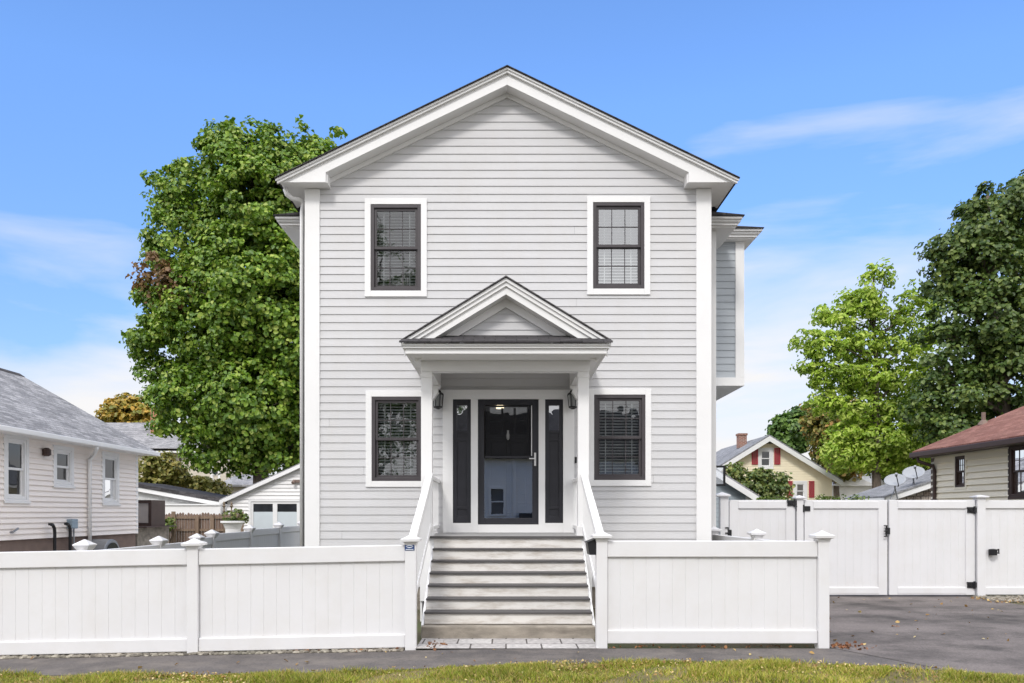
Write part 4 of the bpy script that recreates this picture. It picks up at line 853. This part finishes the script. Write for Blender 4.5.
for s in (-1, 1):
    xo = pk.x+s*(pe.x-pk.x+.25); zo = pk.z-(pe.x-pk.x+.25)*s3
    MB().prism([(pk.x, pk.z+.05), (xo, zo+.05), (xo, zo+.11), (pk.x, pk.z+.11)], YQ-.3, YQ+4.2).build('roof_slope', ROOFG, bs)
    MB().prism([(pk.x, pk.z+.045), (xo, zo+.045), (xo, zo-.17), (pk.x, pk.z-.17)], YQ-.33, YQ-.28).build('rake_board', WHITE, bs)
YH = 22.0; bb = thing('basketball_hoop', 'clear basketball backboard with black edge just right of the house corner', 'basketball hoop', (ax(712, YH), YH, 0))
ring(MB(), ax(686, YH), ax(725.5, YH), az(486, YH), az(465.5, YH), YH, YH+.05, .055).build('backboard_frame', BLACK, bb)
MB().box(ax(687.5, YH), ax(724, YH), YH+.02, YH+.03, az(484.5, YH), az(467, YH)).build('backboard', glass_mat('acrylic', .12, tint=(.9, .92, .95), wobble=0), bb)
d = MB(); d.tube([(ax(705, YH), YH+.6, -.1), (ax(705, YH), YH+.6, 2.2), (ax(705, YH), YH+.06, 2.6)], .06, 8); d.build('pole', BLACK, bb); d = MB(); rc = (ax(705, YH), YH-.28, az(484, YH)); d.tube([(rc[0]+.225*math.cos(q), rc[1]+.225*math.sin(q), rc[2]) for q in [2*math.pi*k/20 for k in range(21)]], .012, 6); d.build('rim', BLACK, bb)
wg = thing('white_outbuilding', 'pale white outbuilding glimpsed under the light green tree', 'shed', (ax(845, 52), 52, 0))
MB().box(ax(832, 52), ax(872, 52), 52, 56, -.2, az(486, 52)).build('wall', WHITEC, wg); MB().prism([(ax(830, 52), az(486, 52)), (ax(852, 52), az(475, 52)), (ax(875, 52), az(486, 52))], 51.7, 56.2).build('roof', WHITE, wg)
wg2 = thing('white_house', 'white house wall showing between the trunks under the right hand trees', 'house', (ax(900, 58), 58, 0))
MB().box(ax(880, 58), ax(960, 58), 58, 64, -.2, az(466, 58)).build('wall', WHITEC, wg2); MB().prism([(57.5, az(466, 58)), (61, az(448, 58)), (64.5, az(466, 58))], ax(876, 58), ax(965, 58), 'x').build('roof', ROOFY, wg2)
# -- across the street, mirrored in the glass of the door and windows
xh = thing('street_house', 'white house across the street, mirrored in the storm door glass', 'house', (3, -24, 0))
clap(MB(), (0, -24), (-1, 0), -11, 4, 0, 5.2, .2, [(-7.5, -6.2, 1.2, 2.8), (-3.5, -2.4, 1.2, 2.8), (.15, .95, 1.5, 3.1), (-9.6, -8.6, 3.4, 4.8)], lap=.045).build('wall', WHITEC, xh, fix=False)
w_ = MB()
for a, b, z0, z1 in ((-.95, -.15, 1.5, 3.1), (2.4, 3.5, 1.2, 2.8), (6.2, 7.5, 1.2, 2.8)): ring(w_, a-.12, b+.12, z0-.12, z1+.12, -24.0, -23.9, .13); w_.box(a, b, -24.0, -23.95, (z0+z1)/2-.04, (z0+z1)/2+.04)
w_.box(.45, .62, -24, -23.88, 0, 5); w_.build('window_trim', WHITE, xh)
MB().box(.8, 2.2, -24, -22.6, 0, 1.55).build('stoop', BLACKDOOR, xh)
MB().box(-3.9, 10.9, -31, -24.1, 0, 5.1).build('dark_rooms', INTERIOR, xh); MB().prism([(-31.5, 5.0), (-27.5, 8.2), (-23.5, 5.0), (-23.5, 5.3), (-27.5, 8.5), (-31.5, 5.3)], -4.5, 11.5, 'x').build('roof', ROOFD, xh)
# ================================================================== TREES AND PLANTS
big = [(240, 165, 46), (292, 172, 48), (192, 188, 38), (334, 192, 40), (170, 205, 24), (190, 245, 46), (250, 240, 58), (312, 255, 56), (166, 300, 36), (225, 320, 66), (300, 335, 62), (150, 335, 27), (170, 375, 33), (195, 400, 46),
       (250, 400, 58), (312, 405, 54), (215, 440, 34), (255, 445, 34), (300, 440, 38), (340, 300, 60), (345, 400, 50), (225, 140, 22), (318, 150, 18), (262, 137, 18)]
big = [(x, y+4, r-7) for x, y, r in big]+[(255, 300, 70), (270, 210, 50), (255, 400, 50)]
T1 = tree('maple_tree', 'large dense green maple rising behind the left side of the house', 'tree', 37.0, 262, big, MAPLE, 160000, .20, .42, depth=1.0, clump=.6, per=62, inner=.22, up=.35)
crown('reddish_branch', REDLEAF, plobes([(160, 285, 18), (172, 300, 16), (150, 268, 12), (180, 283, 14)], 35.2), 1900, .19, T1, clump=.55, per=24, drop=.3)
crown('outer_leaves', MAPLE, plobes([(304, 121, 3.5), (336, 133, 4), (232, 122, 3), (140, 290, 5), (134, 336, 6), (207, 132, 4), (150, 178, 4)], 36.5), 260, .24, T1, clump=.3, per=8)
dark = [(1012, 212, 32), (978, 232, 24), (950, 258, 20), (940, 284, 18), (985, 270, 30), (1030, 275, 45), (960, 312, 24), (998, 320, 34), (945, 345, 20), (975, 360, 28), (1020, 370, 40), (935, 372, 14), (952, 392, 22), (928, 412, 18), (990, 405, 32), (1050, 215, 45), (1055, 330, 55), (1000, 440, 34), (955, 430, 24), (1050, 430, 40)]
tree('dark_maple_tree', 'dark green maple towering behind the tan house at the right edge', 'tree', 36.0, 1010, dark, DARKMAPLE, 72000, .205, .45, clump=.66, per=62, inner=.1, drop=.3, up=.35)
lime = [(872, 288, 8, 20), (886, 276, 7, 11), (862, 302, 12, 14), (848, 300, 10, 9), (830, 316, 13, 9), (842, 322, 14, 12), (876, 315, 12, 12), (902, 318, 8, 20), (916, 300, 7, 16), (928, 312, 9, 20), (808, 342, 14, 10), (828, 348, 18, 13), (860, 345, 22, 18), (896, 348, 18, 18), (924, 348, 16, 18),
        (810, 368, 12, 9), (836, 378, 24, 15), (872, 380, 28, 18), (912, 384, 24, 20), (828, 404, 18, 11), (858, 412, 28, 16), (898, 418, 28, 18), (928, 420, 18, 20), (846, 436, 18, 12), (880, 446, 30, 18), (918, 448, 26, 20), (842, 456, 18, 14), (895, 462, 26, 14), (860, 462, 14, 10)]
tree('light_green_tree', 'airy light green tree between the yellow house and the dark maple', 'tree', 42.0, 878, lime, LIME, 29000, .24, .28, clump=.40, per=15, inner=.25, up=.2, aspect=.5, drop=.05)
tree('autumn_tree', 'tree turning orange and brown just right of the yellow house roof', 'tree', 52.0, 838, [(825, 425, 18), (840, 415, 16), (850, 440, 20), (832, 450, 18), (815, 412, 9), (845, 465, 16)], AUTUMN, 9000, .3, .3, clump=.5, per=18, drop=.1)
tree('green_tree', 'small round green tree behind the yellow house ridge', 'tree', 60.0, 790, [(785, 430, 13), (797, 420, 11), (802, 440, 12), (780, 444, 10)], MIDGREEN, 4500, .33, .25, clump=.5, per=18)
tree('backdrop_tree', 'shadowy green tree low behind the satellite dishes', 'tree', 55.0, 925, [(905, 452, 20), (935, 450, 24), (960, 455, 24), (885, 462, 16), (990, 455, 24)], DARKMAPLE, 12000, .34, .3, clump=.6, per=20)
tree('golden_tree', 'small golden tree showing between the cream house roof and the big maple', 'tree', 66.0, 125, [(122, 414, 18, 14), (138, 410, 12), (110, 418, 10), (145, 420, 14), (128, 403, 8), (160, 430, 14)], GOLDEN, 6500, .34, .3, clump=.5, per=16, drop=.1)
def shrub(name, label, Y, base_px, pl, m, n, size, base_z=0, **kw):
    lobes = plobes(pl, Y, kw.pop('depth', 1.0)); b = (ax(base_px, Y), Y, base_z); t = thing(name, label, 'shrub', b); mb = MB()
    for l in lobes:
        for _ in range(2): q = Vector(l[:3])+Vector((random.uniform(-.3, .3), random.uniform(-.3, .3), l[5]*.5)); mid = Vector(b).lerp(q, .5)+Vector((random.uniform(-.3, .3), 0, .1)); mb.tube([Vector(b)+Vector((random.uniform(-.2, .2), 0, 0)), mid, q], [.04, .028, .008], 5)
    mb.build('stem', TWIG, t, fix=False); crown('foliage', m, lobes, n, size, t, **kw); return t
shrub('tall_shrub', 'leafy shrub with pale flecks in front of the yellow house', 33.0, 762, [(742, 481, 11), (760, 482, 12), (776, 487, 10), (731, 470, 6), (762, 472, 5), (783, 477, 5), (784, 490, 8), (750, 492, 12), (770, 494, 11), (738, 470, 7)], SHRUBL, 3600, .15, clump=.25, per=9, inner=.3, drop=.1)
shrub('loose_shrub', 'yellowing shrub rising above the white shed roof beside the cream house', 40.0, 155, [(150, 470, 13), (163, 464, 12), (172, 474, 12), (146, 484, 8), (160, 484, 12)], YSHRUB, 2600, .2, clump=.3, per=9, inner=.3)
shrub('golden_shrub', 'spreading gold green shrub behind the dark shed roof under the maple', 41.0, 205, [(190, 484, 11, 8), (203, 486, 11, 9), (216, 491, 11, 9), (180, 480, 8)], YSHRUB, 2400, .19, clump=.3, per=10)
shrub('small_shrub', 'small bright green shrub against the wooden fence', 29.5, 168, [(166, 527, 5, 6), (171, 524, 3, 5), (163, 522, 3, 4)], HEDGEL, 380, .1, clump=.12, per=8)
for pa, pb, y, z, l in ((757, 795, 24.5, 498.5, 'clipped green hedge top behind the pedestrian gate'), (812, 862, 27.0, 496.5, 'clipped green hedge top left of the stone garage')):
    h = thing('hedge', l, 'hedge', (ax((pa+pb)/2, y), y, 0)); zt = az(z, y); ls = []
    for k in range(9): ls.append((lerp(ax(pa, y), ax(pb, y), k/8), y, zt-.3, .3, .4, .3)); ls.append((lerp(ax(pa, y), ax(pb, y), k/8), y, zt-1.0, .3, .4, .6))
    crown('foliage', HEDGEL, ls, 4200, .09, h, clump=.15, per=14); MB().box(ax(pa, y), ax(pb, y), y-.12, y+.12, 0, zt-.5).build('stem', TWIG, h)
b_ = (-8.5, -24, 0); ls = [(-8.0+random.uniform(-4, 4), -24+random.uniform(-2, 2), 12+random.uniform(-7, 8), 2.2, 2.2, 2.0) for _ in range(22)]
t = thing('street_tree', 'tall leafy tree across the street, mirrored in the left hand windows', 'tree', b_)
limbs(MB(), b_, ls, .35).build('trunk', BARK, t, smooth=True, fix=False); crown('crown', MIDGREEN, ls, 42000, .15, t, clump=.55, per=34, drop=.25)

# ================================================================== GROUND
def struct(o, kind='structure'): o['kind'] = kind; return o
xs = [-700, -250, -90, -40, -20]+[-14+k*.5 for k in range(0, 57)]+[20, 40, 90, 250, 700]
ysg = [-500, -120, -40, -20, -10, -5]+[-2+k*.5 for k in range(0, 56)]+[30, 40, 60, 100, 250, 900]
mb = MB(); mb.add([(x, y, g(x, y)-.012) for y in ysg for x in xs], [(j*len(xs)+i, j*len(xs)+i+1, (j+1)*len(xs)+i+1, (j+1)*len(xs)+i) for j in range(len(ysg)-1) for i in range(len(xs)-1)])
struct(mb.build('ground', EARTH, fix=False))
def sheet(name, m, near, far, lift, rows=6):
    """near/far: polylines [(x,y)] with the same number of points"""
    vs = []; n = len(near)
    for r in range(rows+1):
        for a, b in zip(near, far): x, y = lerp(a[0], b[0], r/rows), lerp(a[1], b[1], r/rows); vs.append((x, y, g(x, y)+lift))
    mb = MB(); mb.add(vs, [(r*n+i, r*n+i+1, (r+1)*n+i+1, (r+1)*n+i) for r in range(rows) for i in range(n-1)]); return struct(mb.build(name, m, fix=False))
def edge_px(pts):
    out = []
    for px, py in pts:
        z = 0
        for _ in range(6): Y = F*(HC-z)/(py-CY); x = ax(px, Y); z = g(x, Y)
        out.append((x, Y))
    return out
ge = [(-14, 8.25), (-9, 8.25)]+edge_px([(0, 675), (60, 676), (128, 675.5), (256, 675), (330, 673), (400, 670), (480, 666.5), (560, 664), (656, 662), (740, 662), (820, 663.5), (900, 668), (960, 672), (1024, 677)])+[(5.35, 7.3), (5.55, 6.9), (5.7, 6.2)]
be = [(x, 9.31) for x, y in ge[:-4]]+[(4.2, 9.31), (5.4, 9.0), (6.4, 8.6), (7, 8.2)]
sheet('sidewalk', ASPH, ge, be, .004, 8)
vx = [p for p in ge]; sheet('verge_lawn', TURF, [(x, 5.15) for x, y in ge], ge, .0, 10)
sheet('driveway', DRIVE, [(5.9, 4.9), (7.5, 4.9), (9.2, 4.9), (10.5, 4.9)], [(3.80, 9.33), (5.2, 9.33), (7, 9.33), (8.9, 9.33)], .008, 12)
sheet('driveway_rear', DRIVE, [(3.80, 9.3305), (5.2, 9.3305), (7, 9.3305), (8.9, 9.3305)], [(3.80, 24), (5.2, 24), (7, 24), (8.6, 24)], .008, 20)
sheet('neighbour_bounce_sheet', mat('pale_bounce_ground', (.42, .40, .37), .9, .1, 2, bump=.2), [(-10.0, 9.8), (-8, 9.8), (-6.2, 9.8)], [(-10.0, 26), (-8, 26), (-6.2, 26)], .006, 8)  # unseen pale ground added behind the fence to bounce light onto the cream wall
sheet('road', ROADM, [(x, -6) for x in range(-60, 61, 10)], [(x, 4.85) for x in range(-60, 61, 10)], -.09+.095, 4)
kb = MB()
for a, b in ((-60, 5.8), (10.6, 60)): kb.box(a, b, 4.86, 5.02, -.2, .10)
k_ = kb.build('kerb', CONC, bevel=.02); struct(k_)
pv = MB(); pv.add([(-1.05, 9.29, .008), (1.08, 9.29, .008), (1.08, 10.05, .008), (-1.05, 10.05, .008)], [(0, 1, 2, 3)]); struct(pv.build('paver_path', PAVER, fix=False))
# pebbles under the fence, grass and fallen leaves
def scatter(name, m, pts, smin, smax, flat, lift, nz=1.0, aspect=.8, fold=.15):
    n = len(pts); c = np.array([(x, y, g(x, y)+lift) for x, y in pts]); nor = RNG.normal(size=(n, 3))*flat; nor[:, 2] += nz
    s = RNG.uniform(smin, smax, n); c[:, 2] += s*.12
    return struct(leaf_mesh(name, m, c, nor, s, aspect=aspect, fold=fold), 'stuff')
def stones(name, pts, smin, smax):
    mb = MB(); 
    for x, y in pts:
        r = random.uniform(smin, smax); z = g(x, y)+r*.25; a = random.uniform(0, 6.28); vs = []
        for dz_, rr in ((-.5, .6), (.1, 1), (.6, .6)):
            for k in range(5): q = a+k*1.2566; vs.append((x+r*rr*math.cos(q)*random.uniform(.75, 1.25), y+r*rr*math.sin(q)*random.uniform(.6, 1), z+r*dz_*.8))
        mb.add(vs, [(i*5+k, i*5+(k+1) % 5, i*5+5+(k+1) % 5, i*5+5+k) for i in (0, 1) for k in range(5)]+[(10, 11, 12, 13, 14)])
    return struct(mb.build(name, PEBBLE, fix=False), 'stuff')
sheet('pebble_bed', mat('pebble_grit', (.09, .08, .07), .9, .3, 30, bump=.5, bscale=60), [(-9, 9.27), (-5, 9.28), (-3, 9.28), (-1.2, 9.29)], [(-9, 9.75), (-5, 9.75), (-3, 9.75), (-1.2, 9.75)], .006, 4)
stones('pebbles', [(random.uniform(-8.5, -1.2), random.uniform(9.24, 9.62)) for _ in range(3400)], .016, .042)
stones('edging_gravel', [(random.uniform(8.75, 10.6), random.uniform(14.2, 15.0)) for _ in range(1200)], .02, .05)
def ge_y(x):
    for a, b in zip(ge[:-1], ge[1:]):
        if a[0] <= x <= b[0] and b[0] > a[0]: return lerp(a[1], b[1], (x-a[0])/(b[0]-a[0]))
    return 6.5
gp_ = []
while len(gp_) < 90000:
    x = random.uniform(-7.2, 5.5); y0 = ge_y(x)+random.gauss(0, .02)+.05*math.sin(x*4.1+math.sin(x*9))*math.sin(x*1.7); y = y0-abs(random.gauss(0, .75))
    if y > 5.3 and not (math.sin(x*2.3+1.7*math.sin(y*3))+math.sin(x*5.1-y*4) > .85 and random.random() < .85): gp_.append((x, y))
gn = len(gp_); P0 = np.array([(x, y, g(x, y)-.004) for x, y in gp_]); hgt = RNG.uniform(.02, .06, gn)*(1+.5*np.sin(P0[:, 0]*3.1+2*np.sin(P0[:, 1]*5))); th = RNG.uniform(0, 6.28, gn); wv = RNG.uniform(.003, .008, gn); lean = RNG.normal(size=(gn, 2))*.6
V = np.empty((gn, 3, 3)); dx_ = np.stack([np.cos(th)*wv, np.sin(th)*wv, np.zeros(gn)], 1)
V[:, 0] = P0-dx_; V[:, 1] = P0+dx_; V[:, 2] = P0+np.stack([lean[:, 0]*hgt, lean[:, 1]*hgt, hgt], 1)
me = bpy.data.meshes.new('grass'); me.vertices.add(gn*3); me.vertices.foreach_set('co', V.reshape(-1).astype(np.float32)); me.loops.add(gn*3); me.loops.foreach_set('vertex_index', np.arange(gn*3, dtype=np.int32)); me.polygons.add(gn); me.polygons.foreach_set('loop_start', np.arange(0, gn*3, 3, dtype=np.int32)); me.update(calc_edges=True); me.materials.append(GRASSM)
go = bpy.data.objects.new('grass', me); COL.objects.link(go); struct(go, 'stuff')
lp = []
for _ in range(1500):
    x = random.choice([random.uniform(-7, 5.5), random.gauss(3, 1.2), random.gauss(-3.2, .6), random.gauss(.6, .5)]); x = clamp(x, -7, 5.5); y = ge_y(x)+.06-abs(random.gauss(0, .45)); lp.append((x, y))
scatter('fallen_leaves', LITTER, lp, .008, .036, .5, .022, fold=.25)
lp = [(random.uniform(3.9, 8.8), random.uniform(9.2, 14.9)) for _ in range(60)]+[(random.uniform(-6.5, 4), random.uniform(8.4, 9.2)) for _ in range(26)]+[(random.uniform(8.5, 10), random.uniform(13.9, 14.8)) for _ in range(160)]
scatter('leaf_litter', LITTER, lp, .025, .07, .4, .012)
lp = [(-.95+abs(random.gauss(0, .13)), 9.45+random.gauss(.15, .14)) for _ in range(70)]+[(3.82+abs(random.gauss(0, .2)), 9.40+random.gauss(0, .12)) for _ in range(80)]+[(random.uniform(1.2, 3.6), 9.36+random.gauss(0, .05)) for _ in range(60)]+[(random.uniform(-2.5, -1.2), 9.34+random.gauss(0, .05)) for _ in range(50)]+[(5.37+random.gauss(0, .03), 11.05+random.gauss(0, .03)) for _ in range(5)]
scatter('brown_leaf_litter', LITTERR, lp, .02, .055, .7, .014)

# ================================================================== SKY, SUN, CAMERA
SUN = Vector((-.26, -.80, .80)).normalized()     # towards the sun
w = bpy.data.worlds.new('World'); SC.world = w; w.use_nodes = True; n = w.node_tree.nodes; l = w.node_tree.links; n.clear()
out = n.new('ShaderNodeOutputWorld'); bg = n.new('ShaderNodeBackground'); l.new(bg.outputs[0], out.inputs[0])
sky = n.new('ShaderNodeTexSky'); sky.sky_type = 'NISHITA'; sky.sun_disc = False; sky.sun_elevation = math.asin(SUN.z); sky.sun_rotation = math.atan2(SUN.x, SUN.y); sky.dust_density = .6; sky.ozone_density = 1.5; sky.air_density = 1.0
tc = n.new('ShaderNodeTexCoord'); mp = n.new('ShaderNodeMapping'); mp.inputs['Scale'].default_value = (1.5, 1.5, 7.0); mp.inputs['Rotation'].default_value = (0, math.radians(-9), 0); mp.inputs['Location'].default_value = (.35, .2, .1); l.new(tc.outputs['Generated'], mp.inputs[0])
no = n.new('ShaderNodeTexNoise'); no.inputs['Scale'].default_value = 1.3; no.inputs['Detail'].default_value = 7; no.inputs['Roughness'].default_value = .52; no.inputs['Distortion'].default_value = .3; l.new(mp.outputs[0], no.inputs[0])
sx = n.new('ShaderNodeSeparateXYZ'); l.new(tc.outputs['Generated'], sx.inputs[0])
mr = n.new('ShaderNodeMapRange'); mr.inputs[1].default_value = .02; mr.inputs[2].default_value = .5; mr.inputs[3].default_value = .33; mr.inputs[4].default_value = -.20; l.new(sx.outputs[2], mr.inputs[0])
ad = n.new('ShaderNodeMath'); ad.operation = 'ADD'; l.new(no.outputs[0], ad.inputs[0]); l.new(mr.outputs[0], ad.inputs[1])
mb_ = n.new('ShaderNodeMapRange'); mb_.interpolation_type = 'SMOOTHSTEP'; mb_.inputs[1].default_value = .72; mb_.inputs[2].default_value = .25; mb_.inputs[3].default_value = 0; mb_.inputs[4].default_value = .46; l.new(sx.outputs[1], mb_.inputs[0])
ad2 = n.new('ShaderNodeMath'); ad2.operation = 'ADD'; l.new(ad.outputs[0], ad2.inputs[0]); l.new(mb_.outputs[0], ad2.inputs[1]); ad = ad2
xo_ = n.new('ShaderNodeMath'); xo_.operation = 'MULTIPLY'; xo_.inputs[1].default_value = .09; l.new(sx.outputs[0], xo_.inputs[0]); ad3 = n.new('ShaderNodeMath'); ad3.operation = 'ADD'; l.new(ad.outputs[0], ad3.inputs[0]); l.new(xo_.outputs[0], ad3.inputs[1]); ad = ad3      # unseen cloud cover added overhead, beside and behind the camera as white fill
tint = n.new('ShaderNodeMix'); tint.data_type = 'RGBA'; tint.blend_type = 'MULTIPLY'; tint.inputs[0].default_value = 1; l.new(sky.outputs[0], tint.inputs[6])
tz = n.new('ShaderNodeMapRange'); tz.inputs[1].default_value = .05; tz.inputs[2].default_value = .45; l.new(sx.outputs[2], tz.inputs[0])
tm = n.new('ShaderNodeMix'); tm.data_type = 'RGBA'; tm.inputs[6].default_value = (.52, .57, .72, 1); tm.inputs[7].default_value = (.84, 1.10, 1.45, 1); l.new(tz.outputs[0], tm.inputs[0]); l.new(tm.outputs[2], tint.inputs[7])
cc_ = n.new('ShaderNodeMapRange'); cc_.inputs[1].default_value = .68; cc_.inputs[2].default_value = .2; cc_.inputs[3].default_value = 4.6; cc_.inputs[4].default_value = 12.5; l.new(sx.outputs[1], cc_.inputs[0])  # added brightness for the out-of-view cloud, strongest at the sides, as fill light
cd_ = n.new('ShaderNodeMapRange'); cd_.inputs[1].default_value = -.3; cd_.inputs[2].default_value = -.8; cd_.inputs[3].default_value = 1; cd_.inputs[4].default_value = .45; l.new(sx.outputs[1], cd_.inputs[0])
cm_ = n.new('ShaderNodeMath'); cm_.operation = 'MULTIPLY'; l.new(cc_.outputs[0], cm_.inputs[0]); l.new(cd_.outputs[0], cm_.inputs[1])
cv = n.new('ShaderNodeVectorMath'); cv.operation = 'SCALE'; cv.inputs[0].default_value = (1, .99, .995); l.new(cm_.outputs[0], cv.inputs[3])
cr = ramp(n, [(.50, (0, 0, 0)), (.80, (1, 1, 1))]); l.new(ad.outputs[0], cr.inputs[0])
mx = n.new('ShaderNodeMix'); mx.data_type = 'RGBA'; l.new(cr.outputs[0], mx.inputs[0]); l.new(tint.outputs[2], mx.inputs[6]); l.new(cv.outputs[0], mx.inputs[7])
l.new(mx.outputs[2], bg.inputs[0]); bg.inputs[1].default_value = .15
sd = bpy.data.lights.new('sun', 'SUN'); sd.energy = 1.5; sd.angle = math.radians(12); sd.color = (1, .965, .915); so = bpy.data.objects.new('sun', sd); COL.objects.link(so); so.rotation_euler = (-SUN).to_track_quat('-Z', 'Y').to_euler()
cd = bpy.data.cameras.new('camera'); cam = bpy.data.objects.new('camera', cd); COL.objects.link(cam); cam.location = (0, 0, HC); cam.rotation_euler = (math.radians(90), 0, 0)
cd.sensor_width = 36; cd.lens = 36*F/1024; cd.shift_x = (512-CX)/1024; cd.shift_y = (CY-341.5)/1024; cd.clip_end = 3000; SC.camera = cam
SC.view_settings.view_transform = 'Standard'; SC.view_settings.look = 'None'; SC.view_settings.gamma = 1; SC.view_settings.use_curve_mapping = False; SC.view_settings.exposure = .47
SC.cycles.max_bounces = 8; SC.cycles.transparent_max_bounces = 16
